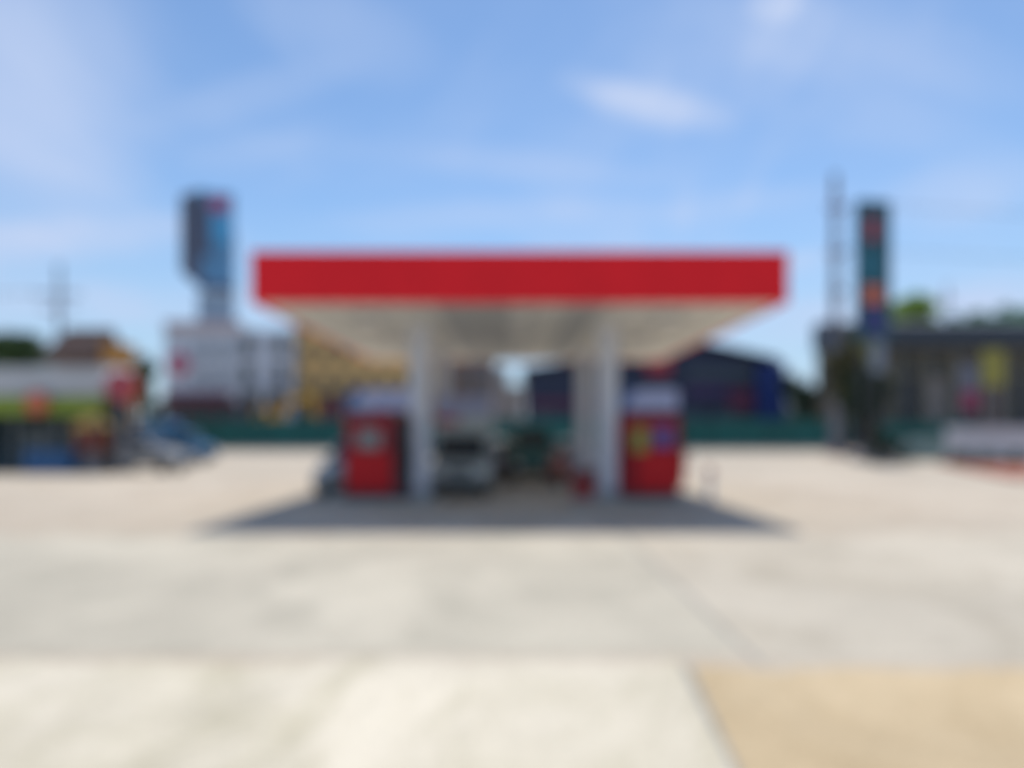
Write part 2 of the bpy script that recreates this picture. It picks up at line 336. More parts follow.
def pump(X, Y, W, label, right, dark=0.30):
    p = thing('fuel_pump', label, 'fuel pump', (X, Y, 0.158), 0, 'red fuel pumps under the canopy')
    w = W / 2; d = 0.32
    MB().box(-w, w, -d, d, 0, 0.14).build('plinth', 'dark_metal', p, bevel=0.01)
    MB().box(-w + 0.03, w - 0.03, -d + 0.02, d - 0.02, 0.14, 2.02).build('cabinet', 'pump_maroon', p, bevel=0.02)
    bw = w - 0.16
    off = 0.0 if not right else 0.06
    for sy in (-1, 1):
        y0, y1 = (-d - 0.035, -d + 0.017) if sy < 0 else (d - 0.017, d + 0.035)
        fx = 1 if sy < 0 else -1
        def xb(a, b): return (a, b) if fx > 0 else (-b, -a)
        x0, x1 = xb(-w + 0.05, w - 0.44) if not right else xb(-w + 0.42, w - 0.03)
        MB().box(x0, x1, y0, y1, 0.22, 1.14).build('door_panel', 'pump_red', p, bevel=0.012)
        x0, x1 = xb(-w + 0.05, w - 0.44) if not right else xb(-w + 0.05, w - 0.05)
        hd = MB().box(x0, x1, y0 + .004, y1 - .004, 1.16, 1.98).build('head_panel', 'pump_maroon', p, bevel=0.012)
        ye = (y0 - 0.022, y0 + 0.002) if sy < 0 else (y1 - 0.002, y1 + 0.022)
        x0, x1 = xb(-w + 0.32, w - 0.72)
        if not right:
            MB().box(x0, x1, ye[0], ye[1], 1.22, 1.68).build('display', 'screen_grey', hd, bevel=0.008)
        else:
            x0, x1 = xb(-w + 0.30, -w + 0.66); MB().box(x0, x1, ye[0], ye[1], 1.14, 1.72).build('label_panel', 'label_lime', hd, bevel=0.008)
            x0, x1 = xb(w - 0.62, w - 0.2); MB().box(x0, x1, ye[0], ye[1], 1.25, 1.74).build('display', 'label_violet', hd, bevel=0.008)
        if not right:
            x0, x1 = xb(w - 0.42, w - 0.035); MB().box(x0, x1, y0 + .006, y1 - .006, 0.2, 1.97).build('hose_panel', 'pump_black', p, bevel=0.01)
        # nozzles with hoses beside the doors
        hx = (w - 0.16) if not right else (w + 0.10)
        for k in (range(2)):
            q = fx * (hx - k * 0.10 if not right else hx - 0.02)
            yy = (y0 if sy < 0 else y1) + (-0.03 if sy < 0 else 0.03) * (1 if not right else 0.2)
            z = 0.92 + 0.0 * k
            if right and k: q = fx * (-w + 0.16); 
            bt = MB().box(q - 0.045, q + 0.045, yy - 0.05, yy + 0.05, z - 0.16, z + 0.16).build('nozzle_holder', 'pump_red' if right else 'pump_black', p, bevel=0.012)
            MB().tube((q, yy, z + 0.16), (q, yy + 0.05 * sy, z + 0.34), 0.022, 0.018).tube((q, yy + 0.05 * sy, z + 0.34), (q, yy + 0.03 * sy, z + 0.40), 0.03, 0.02).build('nozzle', 'pump_black', bt, smooth=False)
            pts = []
            for i in range(15):
                u = i / 14
                pts.append((q + 0.09 * math.sin(math.pi * u) * fx, yy + 0.04 * sy + 0.07 * sy * math.sin(math.pi * u), 0.92 - 0.6 * math.sin(math.pi * u) ** 1.0 + 1.0 * u))
            MB().path(pts, 0.017).build('hose', 'rubber', bt)
    for sx in (-1, 1):
        MB().box(*sorted((sx * (w - 0.028), sx * (w + 0.012))), -d + 0.06, d - 0.06, 0.2, 1.95).build('side_panel', 'pump_black' if not right else 'pump_maroon', p, bevel=0.008)
    if right:
        MB().box(w + 0.013, w + 0.16, -0.16, 0.16, 0.32, 1.18).build('side_cabinet', 'pump_red', p, bevel=0.03)
    # swooping topper sign
    MB().box(-w + 0.2, -w + 0.3, -0.08, 0.08, 2.02, 2.16).box(w - 0.3, w - 0.2, -0.08, 0.08, 2.02, 2.16).build('bracket', 'dark_metal', p)
    prof = [(-w + 0.20, 2.155)]
    for i in range(11):
        a = math.pi / 2 * i / 10
        prof.append((-w + 0.20 + 0.45 * (1 - math.cos(a)), 2.155 + 0.50 * math.sin(a)))
    prof += [(w - 0.05, 2.655), (w, 2.60), (w, 2.155)]
    tp = MB().prism(prof, -0.14, 0.14, 'y').build('topper_sign', 'topper_white', p, bevel=0.01)
    prof2 = [(-w - 0.02, 2.155), (-w - 0.02, 2.45)] + [(-w + 0.02 + 0.33 * (1 - math.cos(math.pi / 2 * i / 8)), 2.45 + 0.24 * math.sin(math.pi / 2 * i / 8)) for i in range(1, 9)] + \
            [(-w + 0.20 + 0.45 * (1 - math.cos(math.pi / 2 * i / 10)) - 0.006, 2.155 + 0.50 * math.sin(math.pi / 2 * i / 10)) for i in range(7, -1, -1)]
    MB().prism(prof2, -0.13, 0.13, 'y').build('topper_wing', 'topper_blue', tp)
    return p
pump(-3.22, 18.75, 1.62, 'red and maroon fuel pump with grey display beside the left column', False)
pump(3.30, 18.75, 1.44, 'bright red fuel pump with lime label beside the right column', True)

# litter bin, bollard, things deeper under the canopy
b = thing('litter_bin', 'squat red litter bin at the foot of the right column', 'bin', (1.72, 18.75, 0.158))
MB().frustum((-0.24, 0.24, -0.22, 0.22), (-0.30, 0.30, -0.27, 0.27), 0.0, 0.52).build('body', 'bin_red', b, bevel=0.025)
MB().prism([(-0.285, 0.523), (0.285, 0.523), (0.27, 0.6), (0.16, 0.71), (-0.16, 0.71), (-0.27, 0.6)], -0.265, 0.265, 'y').build('lid', 'bin_red', b, bevel=0.02)
MB().box(-0.17, 0.17, -0.275, -0.2655, 0.54, 0.66).build('flap', 'pump_black', b)
b = thing('bollard', 'thin white bollard with a pinkish red cap right of the pumps', 'bollard', (4.88, 19.0, 0))
MB().tube((0, 0, 0), (0, 0, 0.03), 0.13, n=20).build('base_plate', 'steel_grey', b)
MB().tube((0, 0, 0.03), (0, 0, 0.70), 0.075, n=20).build('post', 'white_metal', b)
MB().lathe([(0.082, 0.701), (0.082, 0.86), (0.06, 0.92), (0.0, 0.94)][:3], n=20).build('cap', 'panel_red', b)
# ------------------------------------------------------------------ person
def skin(name, verts, edges, radii, m, parent, sub=2):
    me = bpy.data.meshes.new(name); me.from_pydata([Vector(v) for v in verts], edges, [])
    me.materials.append(M[m])
    o = bpy.data.objects.new(name, me); COL.objects.link(o); o.parent = parent
    s = o.modifiers.new('skin', 'SKIN'); s.use_smooth_shade = True
    lay = me.skin_vertices[0] if me.skin_vertices else None
    if lay is None:
        bpy.context.view_layer.objects.active = o
        bm = bmesh.new(); bm.from_mesh(me); bm.verts.layers.skin.verify(); bm.to_mesh(me); bm.free(); lay = me.skin_vertices[0]
    for i, r in enumerate(radii):
        lay.data[i].radius = r if isinstance(r, tuple) else (r, r)
    lay.data[0].use_root = True
    ss = o.modifiers.new('sub', 'SUBSURF'); ss.levels = ss.render_levels = sub
    return o
p = thing('person', 'person in dark green shirt and brown trousers standing in the middle lane', 'person', (PX(507, 25), 25, 0), R(14))
V = [(0, 0, 0.95), (0, 0, 1.12), (0, 0.0, 1.32), (0, 0.01, 1.44), (0, 0, 1.52), (0, -0.01, 1.60), (0, -0.01, 1.69)]
Rr = [(0.15, 0.11), (0.14, 0.10), (0.16, 0.11), (0.07, 0.06), (0.052, 0.052), (0.075, 0.09), (0.065, 0.08)]
E = [(0, 1), (1, 2), (2, 3), (3, 4), (4, 5), (5, 6)]
def add(par, pt, r):
    V.append(pt); Rr.append(r); E.append((par, len(V) - 1)); return len(V) - 1
for s in (-1, 1):
    a = add(0, (s * 0.10, 0, 0.86), 0.09); a = add(a, (s * 0.11, -0.02, 0.50), 0.058); a = add(a, (s * 0.12, 0.01, 0.10), 0.038)
    a = add(a, (s * 0.13, -0.01, 0.05), 0.036); a = add(a, (s * 0.14, -0.14, 0.035), 0.03)
    a = add(2, (s * 0.20, 0, 1.40), 0.058); a = add(a, (s * 0.245, 0.02, 1.12), 0.042); a = add(a, (s * 0.26, -0.05, 0.88), 0.027)
    h = add(a, (s * 0.262, -0.065, 0.80), (0.018, 0.036))
    for k, (dy, ln) in enumerate(((-0.03, 0.072), (-0.01, 0.082), (0.01, 0.076), (0.03, 0.058))):
        f = add(h, (s * 0.262, -0.068 + dy, 0.765), 0.009); f = add(f, (s * 0.256, -0.072 + dy, 0.765 - ln * 0.55), 0.0085); add(f, (s * 0.246, -0.075 + dy, 0.765 - ln), 0.0075)
    f = add(h, (s * 0.258, -0.105, 0.80), 0.010); add(f, (s * 0.25, -0.118, 0.765), 0.008)
bd = skin('body', V, E, Rr, 'skin', p)
def ball(name, c, r, m, par, sc3=(1, 1, 1)):
    bm = bmesh.new(); bmesh.ops.create_uvsphere(bm, u_segments=16, v_segments=10, radius=r)
    for v in bm.verts: v.co = Vector((v.co.x * sc3[0], v.co.y * sc3[1], v.co.z * sc3[2])) + Vector(c)
    mb = MB(); mb.bm.free(); mb.bm = bm
    return mb.build(name, m, par, smooth=True)
ball('hair', (0, 0.012, 1.685), 0.098, 'hair_black', p, (0.92, 1.0, 0.85))
for s in (-1, 1):
    ball('eye', (s * 0.03, -0.088, 1.635), 0.011, 'hair_black', p)
    ball('ear', (s * 0.08, 0.0, 1.62), 0.028, 'skin', p, (0.4, 0.7, 1))
ball('nose', (0, -0.102, 1.605), 0.016, 'skin', p, (0.8, 1, 1.3))
ball('mouth', (0, -0.09, 1.565), 0.02, 'panel_red', p, (1, 0.4, 0.3))
skin('shirt', [(0, 0, 0.86), (0, 0, 1.12), (0, 0, 1.32), (0, 0.01, 1.45), (-0.2, 0, 1.40), (-0.235, 0.015, 1.18), (0.2, 0, 1.40), (0.235, 0.015, 1.18)],
     [(0, 1), (1, 2), (2, 3), (2, 4), (4, 5), (2, 6), (6, 7)], [(0.185, 0.15), (0.17, 0.135), (0.185, 0.13), (0.08, 0.07), 0.075, 0.065, 0.075, 0.065], 'shirt_green', p)
skin('trousers', [(0, 0, 1.02), (-0.10, 0, 0.84), (-0.11, -0.02, 0.5), (-0.12, 0.01, 0.08), (0.10, 0, 0.84), (0.11, -0.02, 0.5), (0.12, 0.01, 0.08)],
     [(0, 1), (1, 2), (2, 3), (0, 4), (4, 5), (5, 6)], [(0.19, 0.15), 0.11, 0.08, 0.07, 0.108, 0.08, 0.07], 'trousers_brown', p)
for s in (-1, 1): ball('shoe', (s * 0.135, -0.06, 0.045), 0.06, 'hair_black', p, (0.8, 2.1, 0.75))

# ------------------------------------------------------------------ vehicles (front along +x)
def wheel(o, x, y, r, wd):
    s = 1 if y > 0 else -1
    w = MB().lathe([(r * 0.62, -wd / 2), (r * 0.95, -wd / 2), (r, -wd * 0.35), (r, wd * 0.35), (r * 0.95, wd / 2), (r * 0.62, wd / 2)], n=28).build('wheel', 'rubber', o)
    w.rotation_euler = (R(90), 0, 0); w.location = (x, y, r)
    MB().lathe([(r * 0.6, -wd * 0.42), (r * 0.6, wd * 0.42), (r * 0.2, wd * 0.35), (r * 0.1, wd * 0.45)][:3] , n=20).build('rim', 'steel_grey', w)
def arch(cx, r, z0, n=8):
    pts = []
    for i in range(n + 1):
        a = math.pi * i / n
        pts.append((cx - r * math.cos(a), z0 + max(0, (r * 1.0) * math.sin(a))))
    return pts
def shell(o, prof, W, m, name='body'):
    mb = MB(); mb.prism(prof, -W / 2, W / 2, 'y'); return mb.build(name, m, o, bevel=0.045, seg=3)
def cabin(o, xb, xt, zb, zt, wb, wt, m):
    c = MB().frustum((xb[0], xb[1], -wb / 2, wb / 2), (xt[0], xt[1], -wt / 2, wt / 2), zb, zt).build('cabin', m, o, bevel=0.05, seg=3)
    def lerp(a, b, f): return a + (b - a) * f
    def pt(x0f, f, side):       # on the side plane
        xa = lerp(xb[0], xt[0], f); xc = lerp(xb[1], xt[1], f)
        return (lerp(xa, xc, x0f), side * lerp(wb, wt, f) / 2, lerp(zb, zt, f))
    for s in (-1, 1):
        for f0, f1 in ((0.07, 0.48), (0.52, 0.93)):
            q = [pt(f0, 0.1, s), pt(f1, 0.1, s), pt(f1, 0.84, s), pt(f0, 0.84, s)]
            if s > 0: q = q[::-1]
            MB().slab(q, 0.012).build('side_window', 'glass_dark', c)
    for end, nm in ((1, 'windscreen'), (0, 'rear_window')):
        q = []
        for yf, f in ((-0.88, 0.08), (0.88, 0.08), (0.9, 0.86), (-0.9, 0.86)):
            q.append((lerp(xb[end], xt[end], f), yf * lerp(wb, wt, f) / 2, lerp(zb, zt, f)))
        if end == 0: q = q[::-1]
        MB().slab(q, 0.012).build(nm, 'glass_dark', c)
    return c
def fittings(o, L, W, zh, bump='dark_metal'):
    for s in (-1, 1):
        MB().box(L - 0.14, L + 0.012, *sorted((s * (W / 2 - 0.42), s * (W / 2 - 0.05))), zh - 0.09, zh + 0.07).build('headlight', 'lamp_clear', o, bevel=0.02)
        MB().box(-0.012, 0.1, *sorted((s * (W / 2 - 0.26), s * (W / 2 - 0.05))), zh - 0.05, zh + 0.15).build('tail_light', 'lamp_red', o, bevel=0.015)
    MB().box(L - 0.08, L + 0.02, -W / 2 + 0.46, W / 2 - 0.46, zh - 0.07, zh + 0.05).build('grille', 'dark_metal', o, bevel=0.01)
    MB().box(L - 0.1, L + 0.06, -W / 2 + 0.05, W / 2 - 0.05, 0.24, 0.46).build('bumper', bump, o, bevel=0.03)
    MB().box(-0.06, 0.1, -W / 2 + 0.05, W / 2 - 0.05, 0.26, 0.46).build('bumper', bump, o, bevel=0.03)
def sedan(name, label, loc, rz, L, W, m, hatch=False, roof=1.47, kind='car', group=None):
    o = thing(name, label, kind, loc, rz, group)
    r = 0.31; xr, xf = 0.17 * L, 0.81 * L; z0 = 0.26; B = 0.92 * roof / 1.47
    prof = [(0.03, 0.30), (0.03, 0.3)][:1] + arch(xr, r + 0.06, z0) + arch(xf, r + 0.06, z0) + [(L - 0.05, 0.28), (L, 0.45), (L - 0.04, 0.68), (L - 0.25, 0.78), (0.70 * L, B), (0.10 * L if not hatch else 0.02 * L, B + 0.02), (0.0, B - 0.12)]
    shell(o, prof, W, m)
    if hatch: cabin(o, (0.02 * L, 0.72 * L), (0.12 * L, 0.53 * L), B - 0.02, roof, W - 0.08, W - 0.42, m)
    else: cabin(o, (0.13 * L, 0.71 * L), (0.27 * L, 0.53 * L), B - 0.02, roof, W - 0.08, W - 0.42, m)
    fittings(o, L, W, 0.66)
    for x in (xr, xf):
        for s in (-1, 1): wheel(o, x, s * (W / 2 - 0.10), r, 0.2)
    for s in (-1, 1): MB().box(0.63 * L, 0.67 * L + 0.03, *sorted((s * (W / 2 - 0.045), s * (W / 2 + 0.13))), B + 0.03, B + 0.15).build('mirror', m, o, bevel=0.02)
    return o
sedan('parked_car', 'silver saloon car half hidden behind the left red pump', (-4.36, 24.4, 0), R(-90), 4.35, 1.72, 'silver_paint', roof=1.5)
sedan('parked_car', 'mid grey hatchback parked side on beside the shrine', (PX(104, 33.6), 33.9, 0), R(-4), 3.6, 1.7, 'grey_paint', hatch=True, roof=1.72)
sedan('parked_car', 'dark brown car behind the standing person', (PX(494, 27), 30.6, 0), R(-90), 3.9, 1.66, 'brown_paint', roof=1.5)
sedan('parked_car', 'teal green hatchback van facing the canopy beside the person', (PX(533, 25.8), 29.4, 0), R(-90), 3.6, 1.62, 'teal_paint', hatch=True, roof=1.95)
sedan('parked_car', 'slate blue hatchback behind the rear right column', (PX(580, 26.5), 30.1, 0), R(-90), 3.6, 1.66, 'slate_paint', hatch=True, roof=1.5)
mc = thing('motor_scooter', 'scooter with orange red front fairing between teal and slate cars', 'scooter', (PX(556, 25), 24.6, 0), R(-84))
for wx in (0.62, -0.6):
    w = MB().lathe([(0.15, -0.05), (0.22, -0.06), (0.25, 0), (0.22, 0.06), (0.15, 0.05)], n=24).build('wheel', 'rubber', mc); w.rotation_euler = (R(90), 0, 0); w.location = (wx, 0, 0.25)
    MB().lathe([(0.148, -0.045), (0.148, 0.045), (0.03, 0.06)], n=16).build('rim', 'steel_grey', w)
MB().prism([(0.42, 0.38), (0.56, 0.5), (0.66, 0.72), (0.52, 1.08), (0.36, 1.12), (0.34, 0.6)], -0.24, 0.24, 'y').build('front_fairing', 'cone_orange', mc, bevel=0.05)
MB().prism([(0.66, 0.52), (0.9, 0.48), (0.72, 0.58), (0.5, 0.56)], -0.07, 0.07, 'y').build('mudguard', 'cone_orange', mc, bevel=0.015)
MB().prism([(0.36, 0.36), (0.3, 0.5), (0.05, 0.44), (-0.1, 0.62), (-0.85, 0.72), (-0.9, 0.6), (-0.5, 0.42), (-0.1, 0.3), (0.3, 0.28)], -0.16, 0.16, 'y').build('body', 'cone_orange', mc, bevel=0.03)
MB().prism([(-0.08, 0.625), (-0.8, 0.74), (-0.75, 0.82), (-0.3, 0.78), (-0.06, 0.72)], -0.15, 0.15, 'y').build('seat', 'pump_black', mc, bevel=0.03)
hb = MB().tube((0.36, -0.36, 1.12), (0.42, 0, 1.14), 0.016).tube((0.42, 0, 1.14), (0.36, 0.36, 1.12), 0.016).build('handlebar', 'pump_black', mc)
MB().tube((0.62, 0, 0.92), (0.665, 0, 0.9), 0.085, n=18).build('headlight', 'lamp_clear', mc)
for sx in (-1, 1):
    MB().tube((0.38, sx * 0.3, 1.13), (0.34, sx * 0.33, 1.28), 0.008).box(0.33, 0.35, *sorted((sx * 0.28, sx * 0.39)), 1.25, 1.34).build('mirror', 'pump_black', hb)
MB().tube((0.62, 0.075, 0.25), (0.5, 0.075, 0.75), 0.025).tube((0.62, -0.075, 0.25), (0.5, -0.075, 0.75), 0.025).build('fork', 'steel_grey', mc)

def truck(name, label, loc, rz, W, m, tall, box_m, rooft=1.75, L=4.3, zw=1.12, group=None):
    o = thing(name, label, 'truck', loc, rz, group)
    r = 0.33; xr, xf = 0.9, L - 0.72; z0 = 0.32
    prof = [(1.9, 0.36)] + arch(xf, r + 0.07, z0) + [(L - 0.06, 0.34), (L, 0.55), (L - 0.03, 0.85), (L - 0.16, zw - 0.05), (L - 1.0, zw + 0.03), (1.9, zw + 0.03)]
    shell(o, prof, W, m, 'cab_body')
    cabin(o, (1.95, L - 0.62), (2.1, L - 1.12), zw, rooft, W - 0.05, W - 0.26, m)
    MB().box(0.05, 1.88, -0.35, 0.35, 0.42, 0.60).build('chassis', 'dark_metal', o)
    if tall:
        bx = MB().box(0.0, 1.87, -W / 2 + .01, W / 2 - .01, 0.64, 2.24).box(1.8701, 3.0, -W / 2 + .012, W / 2 - .012, rooft + 0.01, 2.239).build('cargo_box', box_m, o, bevel=0.03)
        MB().box(0.0, 3.0, -W / 2 + .01, W / 2 - .01, 2.243, 2.78).build('upper_band', 'box_lavender', bx, bevel=0.03)
        MB().box(3.0, 3.012, -W / 2 + 0.04, W / 2 - 0.9, 2.0, 2.2).build('red_strip', 'sign_red', bx)
        MB().box(-0.014, 0, -0.02, 0.02, 0.8, 2.5).build('door_gap', 'dark_metal', bx)
    else:
        tb = MB().box(0, 1.87, -W / 2, -W / 2 + 0.06, 0.66, zw + 0.06).box(0, 1.87, W / 2 - 0.06, W / 2, 0.66, zw + 0.06).box(0, 0.06, -W / 2 + 0.062, W / 2 - 0.062, 0.66, zw + 0.058)
        tb.box(1.81, 1.87, -W / 2 + 0.062, W / 2 - 0.062, 0.66, zw + 0.058).box(0.062, 1.808, -W / 2 + 0.062, W / 2 - 0.062, 0.62, 0.68).build('cargo_bed', m, o, bevel=0.012)
        MB().prism([(0.05, zw + 0.07), (1.85, zw + 0.07), (1.85, 2.2), (1.5, 2.32), (0.4, 2.32), (0.05, 2.2)], -W / 2 + 0.02, W / 2 - 0.02, 'y').build('tarpaulin', box_m, o, bevel=0.05)
    fittings(o, L, W, 0.74)
    for x in (xr, xf):
        for s in (-1, 1): wheel(o, x, s * (W / 2 - 0.11), r, 0.2)
    for s in (-1, 1): MB().box(L - 1.0, L - 0.9, *sorted((s * (W / 2 - 0.04), s * (W / 2 + 0.14))), zw + 0.12, zw + 0.34).build('mirror', 'dark_metal', o, bevel=0.02)
    return o
truck('box_truck', 'small grey white truck with a lavender topped box parked behind the left column', (-1.40, 24.62, 0), R(-90), 1.6, 'cab_paint', True, 'white_paint', 1.78, 4.25, 0.98)
truck('pickup_truck', 'blue pickup truck under a blue tarpaulin near the green fence', (PX(139, 42), 42.5, 0), R(-8), 1.7, 'blue_paint', False, 'tarp_blue', 1.8, 3.9)

# ------------------------------------------------------------------ green hoarding fence
def fence(label, X0, X1, Y, h, n):
    f = thing('hoarding_fence', label, 'fence', ((X0 + X1) / 2, Y, 0), 0)
    w = X1 - X0; mb = MB()
    st = w / n
    k = int(w / 0.25)
    for i in range(k):
        a = -w / 2 + w * i / k; b_ = -w / 2 + w * (i + 1) / k
        dy = 0.02 if i % 2 else 0.0
        mb.box(a + .001, b_ - .001, dy - 0.02, dy + 0.02, 0.08, h)
    mb.build('sheeting', 'fence_green', f)
    MB().box(-w / 2, w / 2, 0.05, 0.11, h - 0.35, h - 0.25).box(-w / 2, w / 2, 0.05, 0.11, 0.5, 0.6).build('rail', 'post_green', f)
    for i in range(n + 1):
        x = -w / 2 + st * i
        MB().box(x - 0.06, x + 0.06, -0.09, -0.025, 0, h + 0.06).build('post', 'post_green', f)
    return f
fence('long green sheet fence along the road behind the forecourt', -33, 34.2, 78, 3.0, 24)
fence('short run of green sheet fence before the dark shop on the right', 37.5, 46, 78, 2.7, 4)

# ------------------------------------------------------------------ buildings
def window(par, x0, x1, y, z0, z1, pane='glass_dark', frame='white_metal', mull=1):
    fr = MB(); f = 0.09
    fr.box(x0, x1, y - 0.06, y + 0.02, z0, z0 + f).box(x0, x1, y - 0.06, y + 0.02, z1 - f, z1)
    fr.box(x0, x0 + f, y - 0.06, y + 0.02, z0 + f, z1 - f).box(x1 - f, x1, y - 0.06, y + 0.02, z0 + f, z1 - f)
    for k in range(1, mull + 1):
        xm = x0 + (x1 - x0) * k / (mull + 1); fr.box(xm - 0.035, xm + 0.035, y - 0.055, y + 0.02, z0 + f, z1 - f)
    o = fr.build('window', frame, par)
    MB().box(x0 + f + .002, x1 - f - .002, y - 0.025, y - 0.004, z0 + f + .002, z1 - f - .002).build('pane', pane, o)
    MB().box(x0 - 0.1, x1 + 0.1, y - 0.14, y - 0.004, z0 - 0.12, z0 - 0.003).build('sill', frame, o)
def local(D): return lambda x: PX(x, D)

# white shophouse
D = 100; bx = thing('shophouse', 'white shophouse with a round crimson sign and maroon shopfront', 'building', (PX(228, D), D, 0))
ox = PX(228, D); lx = lambda x: PX(x, D) - ox; z = lambda y: PZ(y, D)
MB().box(lx(165), lx(240), 0, 14, 0, z(323)).build('wall', 'wall_white', bx)
MB().box(lx(240) + .01, lx(292), 0.5, 14, 0, z(329)).build('wall', 'wall_white', bx)
MB().box(lx(164.4), lx(240.6), -0.15, 0.3, z(332), z(321)).build('parapet', 'parapet_pink', bx)
for i in range(4):
    xa = lx(192 + i * 11.6)
    for (ya, yb) in ((360, 343), (386, 369)): window(bx, xa, xa + 1.1, 0, z(ya), z(yb), 'glass_blue')
sg = MB().tube((lx(179), -0.05, z(364)), (lx(179), -0.3, z(364)), 1.35, n=40).build('round_sign', 'sign_crimson', bx)
MB().tube((lx(179), -0.301, z(364)), (lx(179), -0.315, z(364)), 0.55, n=32).build('sign_centre', 'wall_pale', sg)
MB().box(lx(166), lx(232), -0.9, -0.02, z(401), z(393)).build('shop_sign', 'shop_maroon', bx, bevel=0.05)
MB().box(lx(167), lx(239), -0.12, -0.003, 0.1, z(401.5)).build('shopfront', 'shop_dark', bx)
for i in range(5):
    xa = lx(167) + (lx(239) - lx(167)) * i / 4.0
    MB().box(xa - 0.15, xa + 0.15, -0.2, -0.121, 0.1, z(401.6)).build('pilaster', 'shop_maroon', bx)
for xw in (247, 279):
    for (ya, yb) in ((355, 336), (384, 364)): window(bx, lx(xw - 7), lx(xw + 7), 0.5, z(ya), z(yb), 'glass_dark')
for xw in (263, 289): MB().box(lx(xw - 3), lx(xw + 2.8), 0.1, 0.497, 0, z(329.5)).build('pilaster', 'wall_white', bx)
MB().box(lx(241), lx(291.5), -0.4, 0.09, z(392), z(388)).build('canopy_ledge', 'wall_pale', bx)
MB().box(lx(241), lx(259), 0.35, 0.495, 0.1, z(393)).box(lx(266), lx(285), 0.35, 0.495, 0.1, z(393)).build('shopfront', 'shop_dark', bx)

# yellow apartment block
D = 102; ox = PX(355, D)
bx = thing('apartment_block', 'mustard yellow apartment block with tall dark window bays', 'building', (ox, D, 0))
X0, X1, H = lx(293.5), lx(421), z(308)
MB().box(X0, X1, 0, 16, 0, H).build('wall', 'wall_yellow', bx)
MB().box(X0 - 0.2, X1 + 0.2, -0.35, 16.2, H + .002, H + 0.5).build('cornice', 'wall_yellow', bx, bevel=0.05)
for i in range(6):
    xa = X0 + 0.7 + i * (X1 - X0 - 0.6) / 6
    for j in range(3):
        zb = z(392) + 0.5 + j * 3.6
        window(bx, xa, xa + 1.5, 0, zb, zb + 2.0, 'glass_dark', 'wall_yellow')
    MB().box(xa + 2.0, xa + 2.35, -0.3, -0.004, z(394), H - 0.01).build('pilaster', 'wall_yellow', bx)
MB().box(X0, X1, -1.2, -0.02, z(398), z(394)).build('shop_awning', 'shop_dark', bx)
for i in range(5):
    xa = X0 + i * (X1 - X0) / 5
    MB().box(xa + 0.2, xa + (X1 - X0) / 5 - 0.2, -0.2, -0.005, 0.1, z(399)).build('shopfront', ('shop_dark', 'shop_maroon', 'panel_teal', 'shop_maroon', 'shop_dark')[i], bx)

def block(D, xa, xb, yt, wm, label, cols, rows, depth=14, cat='building'):
    ox = PX((xa + xb) / 2, D)
    o = thing('shophouse', label, cat, (ox, D, 0)); w = PX(xb, D) - PX(xa, D); H = PZ(yt, D)
    MB().box(-w / 2, w / 2, 0, depth, 0, H).build('wall', wm, o)
    MB().box(-w / 2 - 0.15, w / 2 + 0.15, -0.3, depth + 0.15, H + .002, H + 0.4).build('cornice', 'wall_greige', o)
    st = w / cols; fh = (H - 4.2) / rows
    for i in range(cols):
        for j in range(rows):
            window(o, -w / 2 + st * (i + 0.22), -w / 2 + st * (i + 0.78), 0, 4.3 + fh * j + 0.3, 4.3 + fh * j + fh * 0.75)
        MB().box(-w / 2 + st * (i + 0.08), -w / 2 + st * (i + 0.92), -0.12, -0.004, 0.1, 3.1).build('shopfront', 'shop_dark', o)
    MB().box(-w / 2, w / 2, -1.1, -0.02, 3.3, 3.8).build('awning', 'plum', o)
block(118, 421, 470, 348, 'wall_brown', 'dark brown shophouse seen between canopy columns beyond the box truck', 3, 3)
block(122, 470.5, 494, 355, 'wall_tan', 'tan shophouse seen between canopy columns right of the brown one', 2, 3)
block(150, 494, 508, 370, 'wall_greige', 'greige low shophouse at the edge of the sky gap', 2, 2)
block(180, 508, 523, 388, 'wall_tan', 'smallest far shophouse below the sky gap', 2, 1)

# navy warehouse with gable
D = 95; ox = PX(660, D)
bx = thing('warehouse_store', 'dark navy gabled store with a blue end block', 'building', (ox, D, 0))
g = [(lx(528), 0), (lx(756), 0), (lx(756), z(357)), (lx(700), z(345)), (lx(526), z(371))]
MB().prism(g, 0, 22, 'y').build('wall', 'navy', bx)
rp = [(lx(523), z(371)), (lx(700), z(344.0)), (lx(778), z(361)), (lx(778), z(358)), (lx(700), z(341)), (lx(523), z(368))]
MB().prism(rp, -0.8, 22.6, 'y').build('roof', 'navy_roof', bx)
MB().box(lx(757), lx(785), -0.4, 20, 0, z(362.5)).build('end_block', 'royal_blue', bx)
MB().box(lx(686), lx(752), -0.35, -0.01, z(379), z(368)).build('sign_band', 'slate', bx, bevel=0.04)
MB().box(lx(530), lx(600), -0.3, -0.01, z(407), z(400)).build('sign_band', 'plum', bx, bevel=0.04)
MB().box(lx(686), lx(728), -0.3, -0.01, z(396), z(386)).build('sign_band', 'purple', bx, bevel=0.04)
MB().box(lx(729), lx(752), -0.3, -0.01, z(411), z(389)).build('sign_band', 'plum', bx, bevel=0.04)
MB().box(lx(646), lx(670), -0.5, -0.01, z(374), z(362)).build('sign_board', 'sign_red', bx, bevel=0.04)
for i in range(6):
    xa = 532 + i * 36.5
    if xa < 725: MB().box(lx(xa), lx(xa + 26), -0.1, -0.004, 0.1, z(412)).build('shutter', 'slate', bx)
for i in range(5): window(bx, lx(604 + i * 14), lx(613 + i * 14), 0, z(398), z(388), 'glass_dark', 'slate')

